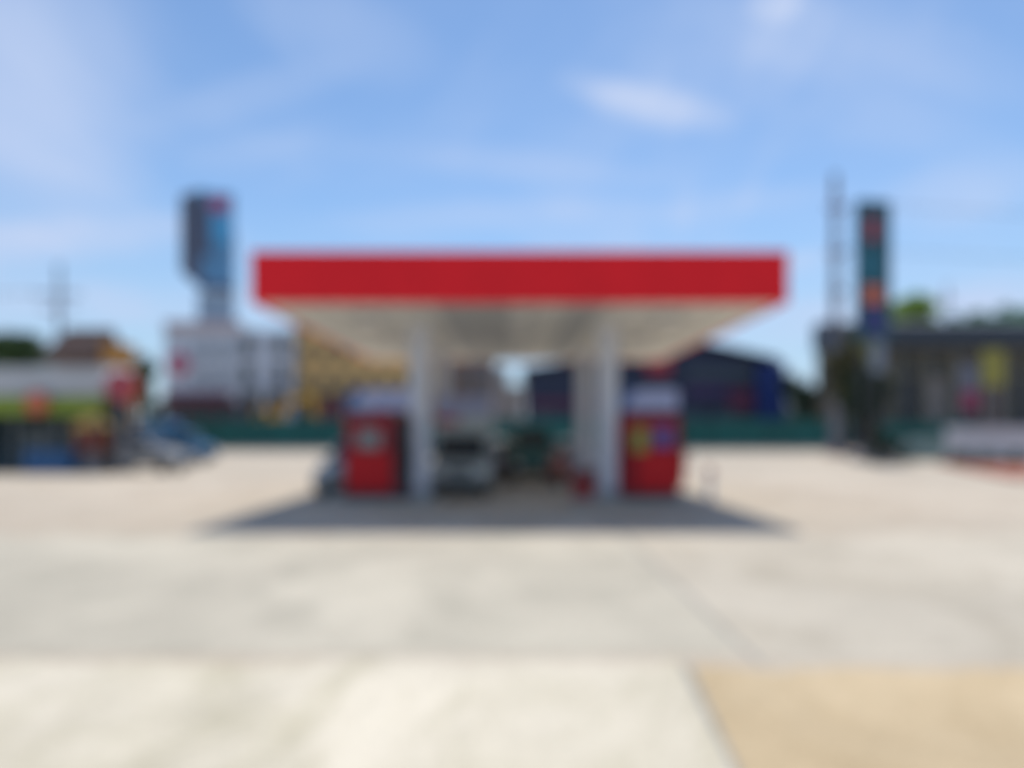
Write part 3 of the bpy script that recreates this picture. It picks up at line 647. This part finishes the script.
# dark shop on the right
D = 85; ox = PX(930, D)
bx = thing('shop_building', 'long dark shop with slate canopy roof on the right', 'building', (ox, D, 0))
X0, X1 = lx(834), lx(1090)
MB().box(X0, X1, 0, 5, 0, z(347)).build('wall', 'wall_olive', bx)
MB().prism([(-2.2, z(349)), (5.3, z(347) + 0.02), (5.3, z(320)), (3, z(318)), (-2.2, z(327))], X0 - 0.3, X1 + 0.5, 'x').build('roof', 'roof_slate', bx, bevel=0.05)
n = 9
for i in range(n):
    xa = X0 + (X1 - X0) * i / n; xb = X0 + (X1 - X0) * (i + 1) / n
    MB().box(xa - 0.2, xa + 0.2, -1.6, -1.2, 0, z(350)).build('column', 'wall_olive', bx)
    MB().box(xa + 0.3, xb - 0.3, -0.1, -0.004, 0.1, z(378)).build('shopfront', ('shop_dark', 'wall_tan', 'shop_dark', 'shutter_beige', 'shop_dark', 'wall_brown', 'shop_dark', 'wall_greige', 'shop_dark')[i], bx)
    window(bx, xa + 0.6, xb - 0.6, 0, z(374), z(357), 'glass_dark', 'wall_olive', 2)
MB().box(lx(838), lx(866), -2.5, -2.25, z(371), z(342)).build('sign_board', 'sign_yellow', bx, bevel=0.04)
# house with brown roof, left
D = 70; ox = PX(95, D)
bx = thing('house', 'house with a brown roof and taller orange end wall behind the stall', 'house', (ox, D, 0))
MB().box(lx(50), lx(104), 0.3, 3, 0, z(361)).build('wall', 'wall_tan', bx)
MB().box(lx(104) + .01, lx(123), -0.4, 2.4, 0, z(343)).build('wall', 'wall_orange', bx)
MB().frustum((lx(46), lx(104), -1.2, 4), (lx(60), lx(103.5), 1.2, 2), z(359), z(327)).build('roof', 'roof_brown', bx)
window(bx, lx(108), lx(119), -0.4, z(385), z(366), 'glass_dark'); window(bx, lx(60), lx(76), 0.3, z(385), z(368), 'glass_dark')
MB().box(lx(88), lx(98), 0.2, 0.297, 0.05, 2.2).build('door', 'shop_maroon', bx)

# market stall at left
D = 34; ox = PX(40, D)
st = thing('market_stall', 'open market stall with grey sheet roof and lime awning', 'stall', (ox, D, 0))
X0, X1 = lx(-70), lx(113)
MB().prism([(-0.6, z(395)), (-0.6, z(393.5)), (1.9, z(365)), (1.9, z(365) - 0.1)], X0 - 0.3, X1, 'x').build('roof', 'roof_sheet', st)
q = MB(); nr = 30
for i in range(nr):
    xa = X0 - 0.3 + (X1 - X0 + 0.3) * i / nr
    q.prism([(-0.6, z(393.45)), (-0.6, z(393.4) + 0.03), (1.9, z(365) + 0.04), (1.9, z(365) + 0.002)], xa, xa + 0.06, 'x')
q.build('roof_ribs', 'roof_sheet', st)
fb = MB().box(X0 - 0.3, X1, -0.72, -0.61, z(396), z(368)).build('front_board', 'roof_sheet', st)
MB().prism([(-1.0, z(415)), (-0.95, z(415) - 0.03), (-0.62, z(397)), (-0.67, z(397))], X0, X1, 'x').build('awning', 'awning_lime', st)
sgn = MB().tube((lx(52), -1.06, z(404)), (lx(52), -1.12, z(404)), 0.5, n=28).build('round_sign', 'panel_orange', st)
MB().box(X0, X1, 1.5, 1.62, 0, 4.0).box(X0, X0 + .1, 0, 1.49, 0, 3.3).build('back_wall', 'stall_dark', st)
for i in range(5):
    xa = X0 + 0.3 + (X1 - X0 - 0.6) * i / 4
    MB().box(xa - 0.05, xa + 0.05, -0.5, -0.4, 0, z(396)).build('post', 'stall_post', st)
ct = MB().box(X0 + 0.4, X1 - 1.6, 0.3, 0.8, 0, 0.95).build('counter', 'stall_dark', st, bevel=0.02)
MB().box(X0 + 0.35, X1 - 1.55, 0.25, 0.85, 0.953, 1.0).build('counter_top', 'stall_post', ct)
for i, (xx, zz) in enumerate(((8, 1.9), (24, 1.9), (52, 1.9), (66, 1.9))):
    MB().box(lx(xx), lx(xx) + 0.6, 1.1, 1.48, 0.0, zz).build('shelf', 'stall_post', st)
labs = ['blue plastic drum at the left end of the drum row', 'blue plastic drum second from the left in the drum row', 'blue plastic drum in the middle of the drum row',
        'blue plastic drum at the right end beside the shrine']
proto = None
for i, xx in enumerate((32, 44, 56, 68)):
    if proto is None:
        proto = thing('plastic_drum', labs[0], 'drum', (0, 0, 0), 0, 'blue drums in front of the stall')
        MB().lathe([(0.25, 0), (0.28, 0.03), (0.28, 0.3), (0.3, 0.33), (0.3, 0.6), (0.28, 0.63), (0.28, 0.88), (0.22, 0.95)], n=28).build('shell', 'drum_bright', proto)
        MB().lathe([(0.235, 0.951), (0.235, 1.0), (0.2, 1.01)], n=28).build('lid', 'drum_blue', proto)
        o = proto
    else:
        o = copy_tree(proto); o['label'] = labs[i]
    o.location = (PX(xx, 33), 33 + 0.1 * (i % 2), 0)

# round roadside sign
D = 33; rs = thing('round_sign', 'red round sign with an orange disc behind it on a grey post', 'sign', (PX(122, D), D, 0))
MB().tube((0, 0, 0), (0, 0, 4.0), 0.09, 0.07, 14).build('post', 'steel_grey', rs)
ds = MB().tube((0, -0.08, PZ(386, D)), (0, -0.22, PZ(386, D)), 0.64, n=40).build('disc', 'panel_red', rs)
MB().tube((0.16, -0.02, PZ(388, D)), (0.16, -0.075, PZ(388, D)), 0.66, n=40).build('backing_disc', 'panel_orange', ds)
MB().box(-0.3, 0.3, -0.3, 0.3, 0, 0.2).build('footing', 'stone_grey', rs, bevel=0.02)

# spirit house shrine
D = 32.6; sh = thing('spirit_house', 'maroon spirit house shrine with golden roof on a grey pedestal', 'shrine', (PX(93, D), D, 0))
MB().box(-0.45, 0.45, -0.45, 0.45, 0, 0.18).frustum((-0.3, 0.3, -0.3, 0.3), (-0.2, 0.2, -0.2, 0.2), 0.181, 0.95).build('pedestal', 'stone_grey', sh, bevel=0.02)
MB().box(-0.55, 0.55, -0.55, 0.55, 0.952, 1.06).build('platform', 'shrine_red', sh, bevel=0.02)
MB().box(-0.5, 0.5, -0.42, 0.42, 1.062, 1.95).build('chamber', 'shrine_red', sh, bevel=0.01)
MB().box(-0.14, 0.14, -0.435, -0.421, 1.12, 1.66).build('doorway', 'pump_black', sh)
for sx in (-1, 1):
    for sy in (-1, 1): MB().tube((sx * 0.49, sy * 0.47, 1.06), (sx * 0.49, sy * 0.47, 1.955), 0.035, n=10).build('pillar', 'gold', sh)
rf = MB().frustum((-0.64, 0.64, -0.62, 0.62), (-0.42, 0.42, -0.2, 0.2), 1.96, 2.22).prism([(-0.34, 2.221), (0.34, 2.221), (0, 2.6)], -0.45, 0.45, 'x').build('roof', 'gold', sh)
for sx in (-1, 1): MB().tube((sx * 0.44, 0, 2.57), (sx * 0.56, 0, 2.8), 0.05, 0.008, 8).build('finial', 'gold', rf)
sh.scale = (1.0, 1.0, 1.0)

# ------------------------------------------------------------------ tall signs and poles
D = 45; py = thing('sign_pylon', 'tall dark teal sign pylon with red and orange panels', 'sign', (PX(873, D), D, 0), R(12))
z = lambda y: PZ(y, D)
MB().box(-1.0, 0.98, -0.3, 0.3, z(340), z(202)).build('cabinet', 'pylon_teal', py, bevel=0.04)
for nm, mm, ya, yb, xa, xb in (('logo_panel', 'panel_red', 242, 219, -0.62, 0.05), ('price_panel', 'panel_teal', 282, 252, -0.9, 0.1),
                       ('price_panel', 'panel_orange', 305, 287, -0.85, 0.40), ('price_panel', 'panel_navy', 334, 309, -0.85, 0.60)):
    for sy in (-1, 1):
        MB().box(xa, xb, *sorted((sy * 0.3, sy * 0.345)), z(ya), z(yb)).build(nm, mm, py, bevel=0.012)
MB().box(0.0, 0.62, -0.2, 0.2, z(372), z(340) - .003).build('lower_panel', 'panel_white', py, bevel=0.02)
for sx in (-1, 1): MB().tube((sx * 0.5, 0.25, 0), (sx * 0.5, 0.25, z(340)), 0.13, n=16).build('post', 'dark_metal', py)
MB().box(-1.0, 1.0, -0.5, 0.6, 0, 0.45).build('plinth', 'stone_grey', py, bevel=0.03)

def power_pole(label, x, D, ytop, r, arms):
    H = PZ(ytop, D); p = thing('utility_pole', label, 'utility pole', (PX(x, D), D, 0), 0, 'concrete utility poles')
    MB().frustum((-r, r, -r, r), (-r * .6, r * .6, -r * .6, r * .6), 0, H).build('mast', 'concrete_pole', p)
    for zz, w in arms:
        a = MB().box(-w, w, -r - 0.14, -r - 0.002, zz - 0.09, zz + 0.09).build('crossarm', 'concrete_pole', p)
        for k in (-1, -0.5, 0.5, 1): MB().lathe([(0.05, 0), (0.09, 0.06), (0.05, 0.12), (0.09, 0.18), (0.05, 0.24), (0.03, 0.3)], (k * (w - 0.12), -r - 0.07, zz + 0.091), 12).build('insulator', 'pump_maroon', a)
    return p, H
power_pole('tall slim concrete utility pole left of the dark sign pylon', 835, 60, 174, 0.29, [(19.0, 0.75), (15.5, 0.7), (12.5, 0.6)])
power_pole('distant utility pole with wide crossarms above the brown roof', 59, 82, 264, 0.22, [(16.2, 2.4), (14.6, 1.8)])
power_pole('thin distant pole above the roof of the dark shop', 947, 110, 284, 0.18, [(20.5, 0.8)])
def cable(a, b, sag, r, label):
    a, b = Vector(a), Vector(b)
    pts = [a.lerp(b, i / 16) - Vector((0, 0, 4 * sag * (i / 16) * (1 - i / 16))) for i in range(17)]
    o = MB().path(pts, r, 5).build('power_cable', 'rubber'); tag(o, label, 'cable', 'overhead power cables')
cable((PX(59, 82) - 2.2, 81.7, 16.6), (-120, 86, 16.6), 1.0, 0.03, 'overhead cable from the left end of the upper distant crossarm')
cable((PX(59, 82) + 2.2, 81.7, 16.6), (-120, 81, 17.2), 1.0, 0.03, 'overhead cable from the right end of the upper distant crossarm')
cable((PX(835, 60) + 0.6, 59.6, 19.4), (120, 62, 19.4), 1.3, 0.03, 'upper overhead cable running right from the tall slim pole')
cable((PX(835, 60) + 0.6, 59.6, 15.9), (120, 62, 15.8), 1.3, 0.03, 'middle overhead cable running right from the tall slim pole')

# billboard tower
D = 118; ox = PX(206, D); z = lambda y: PZ(y, D)
bb = thing('billboard', 'towering two faced billboard with dark back and blue poster', 'billboard', (ox, D, 0))
wL, wR = PX(204, D) - PX(181, D), PX(232, D) - PX(204, D)
MB().faces([(-5.0, 2.6, z(268)), (-0.35, -0.9, z(291)), (-0.12, -0.65, z(291)), (-4.75, 2.85, z(268)),
            (-5.0, 2.6, z(190)), (-0.35, -0.9, z(191)), (-0.12, -0.65, z(191)), (-4.75, 2.85, z(190))],
           [(0, 3, 2, 1), (4, 5, 6, 7), (0, 1, 5, 4), (1, 2, 6, 5), (2, 3, 7, 6), (3, 0, 4, 7)]).build('rear_panel', 'board_back', bb)
MB().prism([(-0.42, -1.3), (4.05, 0.52), (4.0, 0.9), (-0.45, -0.91)], z(291), z(284.05), 'z').build('lower_rail', 'board_back', bb)
q = MB()
for i in range(8):
    zz = z(264) + (z(193) - z(264)) * (i + .5) / 8
    q.prism([(-5.0, 2.5), (-0.45, -1.0), (-0.352, -0.902), (-4.902, 2.598)], zz - 0.12, zz + 0.12, 'z')
q.build('rear_ribs', 'dark_metal', bb)
pn = MB().prism([(-0.35, -1.2), (4.0, 0.6), (3.9, 0.9), (-0.4, -0.91)], z(284), z(193), 'z').build('poster_panel', 'board_blue', bb)
def onp(u, v, off):   # along the poster
    a, c = Vector((-0.35, -1.2, 0)), Vector((4.0, 0.6, 0)); d = (c - a); nrm = Vector((d.y, -d.x, 0)).normalized()
    pp = a + d * u + nrm * off; return Vector((pp.x, pp.y, z(284) + (z(193) - z(284)) * v))
def patch(u0, u1, v0, v1, m, nm):
    MB().slab([onp(u0, v0, 0.005), onp(u1, v0, 0.005), onp(u1, v1, 0.005), onp(u0, v1, 0.005)], 0.03).build(nm, m, pn)
patch(0.35, 0.92, 0.45, 0.75, 'board_cyan', 'poster_patch'); patch(0.3, 0.85, 0.80, 0.95, 'board_pink', 'poster_patch'); patch(0.04, 0.3, 0.3, 0.9, 'board_back', 'poster_patch')
q = MB()
for cx in (-1.2, 0.4, 2.0, 3.4):
    q.tube((cx, 2.2, 0), (cx, 2.2, z(230)), 0.3, n=10)
for i in range(10):
    zz = z(330) + i * 1.6
    q.tube((-1.2, 2.2, zz), (3.4, 2.2, zz + 1.6), 0.13, n=6).tube((3.4, 2.2, zz), (-1.2, 2.2, zz + 1.6), 0.13, n=6)
q.build('support_frame', 'lattice_blue', bb)
MB().prism([(-1.8, 1.2), (3.9, 1.2), (3.9, 1.6), (-1.8, 1.6)], z(330), z(292), 'z').build('lower_panel', 'lattice_blue', bb)

# excavator behind the fence
ex = thing('excavator', 'yellow excavator with bent boom behind the green fence', 'excavator', (PX(260, 84), 84, 0)); ex.scale = (1.3, 1.3, 1.3)
for s in (-1, 1): MB().prism([(-1.6, 0.2), (-1.3, 0), (1.3, 0), (1.6, 0.2), (1.6, 0.6), (1.3, 0.85), (-1.3, 0.85), (-1.6, 0.6)], *sorted((s * 0.7, s * 1.25)), 'y').build('track', 'rubber', ex)
MB().box(-1.7, 1.1, -1.2, 1.2, 1.0, 2.1).tube((0, 0, 0.8), (0, 0, 1.01), 0.7, n=20).build('body', 'digger_yellow', ex, bevel=0.08)
cb = MB().box(-0.1, 1.2, -1.2, -0.1, 2.102, 3.3).build('cab', 'digger_yellow', ex, bevel=0.08)
MB().box(0.1, 1.0, -1.215, -1.2, 2.4, 3.15).build('cab_window', 'glass_dark', cb)
MB().prism([(0.9, 1.7), (1.3, 1.6), (2.4, 3.6), (4.3, 4.3), (4.3, 4.65), (2.2, 4.15)], 0.1, 0.5, 'y').build('boom', 'digger_yellow', ex, bevel=0.03)
MB().prism([(4.05, 4.75), (4.45, 4.65), (4.6, 2.6), (4.4, 2.5), (4.2, 2.6)], 0.12, 0.48, 'y').build('stick', 'digger_yellow', ex, bevel=0.02)
MB().prism([(4.75, 2.6), (4.2, 2.5), (3.7, 2.1), (3.8, 1.6), (4.4, 1.5), (4.2, 1.9)], -0.1, 0.7, 'y').build('bucket', 'dark_metal', ex)

# ------------------------------------------------------------------ right edge: low walls, banners
w = thing('boundary_wall', 'pale plastered boundary wall at the right edge', 'wall', (PX(1000, 44), 44, 0), R(-6))
MB().box(-2.9, 9, -0.12, 0.12, 0, PZ(430, 44)).build('wall', 'wall_plaster', w)
MB().box(-2.97, 9.07, -0.18, 0.18, PZ(430, 44) + .002, PZ(427, 44)).build('coping', 'wall_white', w)
w = thing('boundary_wall', 'low sage green wall right of the sign pylon', 'wall', (PX(927, 47), 47, 0), 0)
MB().box(-1.95, 1.95, -0.12, 0.12, 0, PZ(441, 47)).build('wall', 'wall_sage', w)
MB().box(-2.0, 2.0, -0.17, 0.17, PZ(441, 47) + .002, PZ(438.5, 47)).build('coping', 'wall_pale', w)
D = 62; fb = thing('banner', 'upright banner half grey half crimson on a pole', 'banner', (PX(970, D), D, 0))
MB().tube((-0.75, 0, 0), (-0.75, 0, PZ(362, D)), 0.06, n=12).build('pole', 'steel_grey', fb)
MB().box(-0.68, 0.7, -0.03, 0.03, PZ(391, D), PZ(364, D)).build('upper_cloth', 'slate_cloth', fb)
MB().box(-0.68, 0.7, -0.03, 0.03, PZ(410, D), PZ(391, D) - .003).build('lower_cloth', 'cloth_crimson', fb)
D = 66; fb = thing('sign_board', 'yellow signboard on twin posts before the dark shop', 'sign', (PX(993, D), D, 0))
MB().box(-0.95, 0.95, -0.08, 0.08, PZ(386, D), PZ(350, D)).build('board', 'sign_yellow', fb, bevel=0.03)
for s in (-1, 1): MB().tube((s * 0.7, 0.15, 0), (s * 0.7, 0.15, PZ(352, D)), 0.07, n=12).build('post', 'steel_grey', fb)

# ------------------------------------------------------------------ vegetation
def crown(name, lobes, n, size, m, parent, seed):
    r = random.Random(seed); vs, fs = [], []
    tot = sum(l[3] * l[4] for l in lobes)
    for (cx, cy, cz, rx, rz) in lobes:
        k = int(n * rx * rz / tot); ncl = max(8, k // 45)
        cls = []
        for _ in range(ncl):
            d = Vector((r.gauss(0, 1), r.gauss(0, 1), r.gauss(0, 1))).normalized() * (r.random() ** 0.4)
            cls.append(Vector((cx + d.x * rx, cy + d.y * rx, cz + d.z * rz)))
        for _ in range(k):
            c = r.choice(cls) + Vector((r.gauss(0, .16) * rx, r.gauss(0, .16) * rx, r.gauss(0, .13) * rz))
            s = size * r.uniform(0.6, 1.4)
            e = Euler((r.uniform(-1.2, 1.2), r.uniform(-1.2, 1.2), r.uniform(0, 6.28))).to_matrix()
            b0 = len(vs)
            for q in ((-s, 0, 0), (0, -s * .45, 0.1 * s), (s, 0, 0), (0, s * .45, 0.1 * s)): vs.append(c + e @ Vector(q))
            fs.append((b0, b0 + 1, b0 + 2, b0 + 3))
    me = bpy.data.meshes.new(name); me.from_pydata(vs, [], fs); me.materials.append(M[m])
    o = bpy.data.objects.new(name, me); COL.objects.link(o)
    if parent: o.parent = parent
    return o
def tree(x, D, ytop, ybot, wpx, leaf, label, seed, n=3500, size=0.3, name='tree', cat='tree', group=None):
    r = random.Random(seed)
    H = PZ(ytop, D); zb = max(0.4, PZ(ybot, D)); w = wpx / S(D) / 2
    t = thing(name, label, cat, (PX(x, D), D, 0), 0, group)
    tr = MB(); tr.tube((0, 0, 0), (0.1, 0, zb + 0.3 * (H - zb)), 0.03 * H * .6 + .05, 0.02 * H * .5 + .03, 10)
    lobes = []
    for i in range(7):
        a = 6.28 * i / 7 + r.uniform(-.4, .4); f = r.uniform(0.25, 0.6)
        cz = zb + (H - zb) * r.uniform(0.3, 0.72)
        rz = min((H - zb) * r.uniform(.22, .34), H - cz)
        lobes.append((w * f * math.cos(a), w * f * math.sin(a), cz, w * r.uniform(.4, .55), rz))
        tr.tube((0.05, 0, zb + 0.15 * (H - zb)), (w * f * math.cos(a), w * f * math.sin(a), cz), 0.012 * H + .02, 0.01, 6)
    lobes.append((0, 0, zb + (H - zb) * .68, w * .5, (H - zb) * .32))
    tr.build('trunk', 'bark', t)
    crown('crown', lobes, n, size, leaf, t, seed + 1)
    return t
tree(8, 76, 331, 380, 110, 'leaf_mid', 'broad green tree behind the stall roof at far left', 3, 5000, 0.4)
tree(-60, 80, 330, 385, 110, 'leaf_mid', 'spreading green tree left of the picture edge behind the stall', 23, 3000, 0.4)
tree(139, 88, 350, 415, 36, 'leaf_mid', 'small green tree between the brown roofed house and white shophouse', 5, 2500, 0.3)
tree(796, 86, 374, 425, 34, 'leaf_dark', 'dark green tree beside the blue end of the navy store', 7, 3000, 0.35)
tree(810, 92, 378, 436, 50, 'leaf_teal', 'hazy teal tree between the dark green tree and the pole', 9, 2500, 0.35)
tree(912, 104, 292, 350, 66, 'leaf_bright', 'bright lime green tree rising above the dark shop roof', 13, 4000, 0.4)
tree(1000, 104, 308, 350, 84, 'leaf_mint', 'teal green tree rising above the dark shop at far right', 15, 4500, 0.4)
tree(955, 108, 316, 350, 60, 'leaf_mint', 'mint green tree rising above the roof between lime tree and far right tree', 51, 3500, 0.4)
tree(866, 50, 362, 452, 56, 'leaf_dark', 'dark narrow tree at the foot of the sign pylon', 17, 4500, 0.22)
tree(843, 57, 330, 412, 52, 'leaf_olive', 'olive brown tree crossing the foot of the tall slim pole', 19, 3200, 0.26)
def shrub(x, D, ytop, wpx, leaf, label, seed, n=1200, size=0.12, group=None):
    H = PZ(ytop, D); w = wpx / S(D) / 2
    t = thing('shrub', label, 'shrub', (PX(x, D), D, 0), 0, group)
    q = MB()
    for i in range(6):
        a = i * 1.05; q.tube((0, 0, 0), (w * .5 * math.cos(a), w * .5 * math.sin(a), H * .7), 0.03, 0.008, 6)
    q.build('stem', 'bark', t)
    crown('foliage', [(-w * .45, 0, H * .45, w * .55, H * .45), (w * .4, .1, H * .42, w * .6, H * .42), (0, -.1, H * .58, w * .5, H * .42)], n, size, leaf, t, seed)
tree(1035, 100, 310, 350, 70, 'leaf_mint', 'mint green tree at the picture edge above the dark shop roof', 53, 3500, 0.4)
shrub(886, 42, 428, 40, 'leaf_dark', 'dark clipped shrub at the right foot of the pylon', 31)
shrub(908, 45, 452, 22, 'leaf_teal', 'low teal shrub in front of the sage wall', 33)
for i, (xx, lab) in enumerate(((962, 'olive shrub at the left end of the pale wall'), (988, 'olive shrub second along the pale wall'), (1014, 'olive shrub at the picture edge before the pale wall'))):
    shrub(xx, 40.0, 452, 30, 'leaf_mid', lab, 41 + i, 900, 0.1, 'shrubs before the pale wall')
# far wood as one mass
lob = []
r2 = random.Random(77)
for i in range(90):
    x = -420 + i * 9.4 + r2.uniform(-3, 3); h = r2.uniform(7.5, 11); lob.append((x, 205 + r2.uniform(-8, 8), h * .5, 6.5, h * .55))
wd = crown('distant_woods', lob, 30000, 0.9, 'leaf_far', None, 78); tag(wd, 'distant line of blue green woods on the horizon', 'woods', kind='stuff')

# ------------------------------------------------------------------ world, sun
EL = math.atan2(5.45, 2.19); sdir = Vector((0.50, 2.13, 5.45)).normalized()   # towards the sun
wld = bpy.data.worlds.new("World"); sc.world = wld; wld.use_nodes = True
nt = wld.node_tree; L = nt.links.new
bg = nt.nodes['Background']; bg.inputs['Strength'].default_value = 0.138
sky = nt.nodes.new('ShaderNodeTexSky'); sky.sky_type = 'NISHITA'; sky.sun_disc = False
sky.sun_elevation = EL; sky.sun_rotation = math.atan2(sdir.x, sdir.y)
sky.air_density = 1.0; sky.dust_density = 0.3; sky.ozone_density = 2.6
tc = nt.nodes.new('ShaderNodeTexCoord')
sep = nt.nodes.new('ShaderNodeSeparateXYZ'); L(tc.outputs['Generated'], sep.inputs[0])
def mth(op, a, b=None, c=None):
    n = nt.nodes.new('ShaderNodeMath'); n.operation = op
    for i, v in enumerate((a, b, c)):
        if v is None: continue
        if isinstance(v, (int, float)): n.inputs[i].default_value = v
        else: L(v, n.inputs[i])
    return n.outputs[0]
def srange(v, a, b, o0=0.0, o1=1.0):
    n = nt.nodes.new('ShaderNodeMapRange'); n.interpolation_type = 'SMOOTHSTEP'
    L(v, n.inputs['Value'])
    for k, x in (('From Min', a), ('From Max', b), ('To Min', o0), ('To Max', o1)): n.inputs[k].default_value = x
    return n.outputs['Result']
zc = mth('ADD', mth('MAXIMUM', sep.outputs['Z'], 0.0), 0.12)
px_ = mth('DIVIDE', sep.outputs['X'], zc); py_ = mth('DIVIDE', sep.outputs['Y'], zc)
cmb = nt.nodes.new('ShaderNodeCombineXYZ'); L(px_, cmb.inputs[0]); L(py_, cmb.inputs[1])
def cloud(scale, sx, sy, rot, d, ro, dist, off=(0, 0, 0)):
    mp = nt.nodes.new('ShaderNodeMapping'); mp.inputs['Scale'].default_value = (sx, sy, 1); mp.inputs['Rotation'].default_value = (0, 0, R(rot)); mp.inputs['Location'].default_value = off
    L(cmb.outputs[0], mp.inputs['Vector'])
    n = nt.nodes.new('ShaderNodeTexNoise'); n.inputs['Scale'].default_value = scale; n.inputs['Detail'].default_value = d
    n.inputs['Roughness'].default_value = ro; n.inputs['Distortion'].default_value = dist; L(mp.outputs[0], n.inputs['Vector'])
    return n.outputs['Fac']
c1 = srange(cloud(0.7, 1, 1, 20, 7, 0.6, 1.0), 0.40, 0.75)
c2 = srange(cloud(0.9, 1.0, 0.45, -35, 9, 0.68, 0.8, (3, 1, 0)), 0.50, 0.78)
# one brighter wisp up right of centre
def wisp(x, y, sx, sy, tilt, amt):
    d = Vector(((x - 512) / FP, 1, (HZ - y) / FP)).normalized()
    dx = mth('SUBTRACT', mth('DIVIDE', sep.outputs['X'], mth('MAXIMUM', sep.outputs['Y'], 0.05)), d.x / d.y)
    dz = mth('SUBTRACT', mth('DIVIDE', sep.outputs['Z'], mth('MAXIMUM', sep.outputs['Y'], 0.05)), d.z / d.y)
    ca, sa = math.cos(R(tilt)), math.sin(R(tilt))
    u = mth('ADD', mth('MULTIPLY', dx, ca / sx), mth('MULTIPLY', dz, sa / sx)); v = mth('ADD', mth('MULTIPLY', dx, -sa / sy), mth('MULTIPLY', dz, ca / sy))
    rr = mth('ADD', mth('MULTIPLY', u, u), mth('MULTIPLY', v, v))
    return mth('MULTIPLY', srange(mth('ADD', rr, mth('MULTIPLY', mth('SUBTRACT', c2, 0.4), -0.7)), 0.0, 1.0, 1.0, 0.0), amt)
dens = mth('ADD', mth('MULTIPLY', c1, 0.44), mth('MULTIPLY', c2, 0.52))
for a in ((658, 106, 0.15, 0.042, -10, 0.75), (600, 88, 0.10, 0.03, -14, 0.3), (775, 2, 0.06, 0.04, 10, 0.5), (965, 190, 0.17, 0.07, 14, 0.45), (480, 215, 0.30, 0.035, 3, 0.4), (60, 238, 0.30, 0.045, 3, 0.55),
          (800, 318, 0.16, 0.05, 8, 0.5), (1000, 295, 0.16, 0.05, 5, 0.55), (20, 70, 0.26, 0.3, 20, 0.6), (790, 262, 0.09, 0.02, 10, 0.55), (340, 30, 0.2, 0.09, -20, 0.3), (880, 60, 0.3, 0.09, -12, 0.3), (250, 150, 0.16, 0.04, 12, 0.2), (420, 300, 0.4, 0.05, 0, 0.35), (250, 95, 0.22, 0.05, 16, 0.28), (520, 165, 0.30, 0.035, -6, 0.28), (730, 205, 0.22, 0.03, 8, 0.3), (905, 125, 0.2, 0.05, -10, 0.25), (930, 315, 0.22, 0.05, 3, 0.5), (100, 300, 0.25, 0.04, -3, 0.35)):
    dens = mth('ADD', dens, wisp(*a))
hz = srange(sep.outputs['Z'], 0.0, 0.30, 0.04, 0.0)
dens = mth('MINIMUM', mth('ADD', dens, hz), 0.92)
tn = nt.nodes.new('ShaderNodeMix'); tn.data_type = 'RGBA'; tn.blend_type = 'MULTIPLY'; tn.inputs['Factor'].default_value = 1.0
L(sky.outputs[0], tn.inputs['A']); tn.inputs['B'].default_value = (0.89, 0.99, 1.06, 1)
hm = nt.nodes.new('ShaderNodeMix'); hm.data_type = 'RGBA'; L(srange(sep.outputs['Z'], 0.0, 0.32, 0.65, 0.0), hm.inputs['Factor'])
L(tn.outputs['Result'], hm.inputs['A']); hm.inputs['B'].default_value = (2.8, 3.95, 5.4, 1)
mx = nt.nodes.new('ShaderNodeMix'); mx.data_type = 'RGBA'
L(dens, mx.inputs['Factor']); L(hm.outputs['Result'], mx.inputs['A']); mx.inputs['B'].default_value = (4.15, 4.9, 6.6, 1)
L(mx.outputs['Result'], bg.inputs['Color'])

sl = bpy.data.lights.new('sun', 'SUN'); sl.energy = 3.75; sl.angle = R(0.53); sl.color = (1.0, 0.945, 0.86)
so = bpy.data.objects.new('sun', sl); COL.objects.link(so); so.rotation_euler = sdir.to_track_quat('Z', 'Y').to_euler(); so.location = (0, 0, 60)

# ------------------------------------------------------------------ camera (the photograph is thrown out of focus: close focus, real aperture)
cd = bpy.data.cameras.new('camera'); cam = bpy.data.objects.new('camera', cd); COL.objects.link(cam)
cam.location = (0, 0, HC); cam.rotation_euler = (R(90), 0, 0)
cd.sensor_width = 36; cd.lens = 36 * FP / 1024; cd.shift_y = (HZ - 384) / 1024.0
cd.clip_start = 0.05; cd.clip_end = 4000
cd.dof.use_dof = True; cd.dof.focus_distance = 0.30
BLUR = 25.0                                   # blur disc in pixels for far things
cd.dof.aperture_fstop = (cd.lens / 1000.0) / (BLUR / FP / (1 / 0.30 - 1 / 40.0))
sc.camera = cam

sc.render.engine = 'CYCLES'
sc.cycles.use_denoising = True
sc.cycles.max_bounces = 8; sc.cycles.diffuse_bounces = 5
sc.cycles.use_adaptive_sampling = False
vs = sc.view_settings
vs.view_transform = 'Standard'; vs.look = 'None'; vs.gamma = 1.0; vs.exposure = 0.0; vs.use_curve_mapping = False
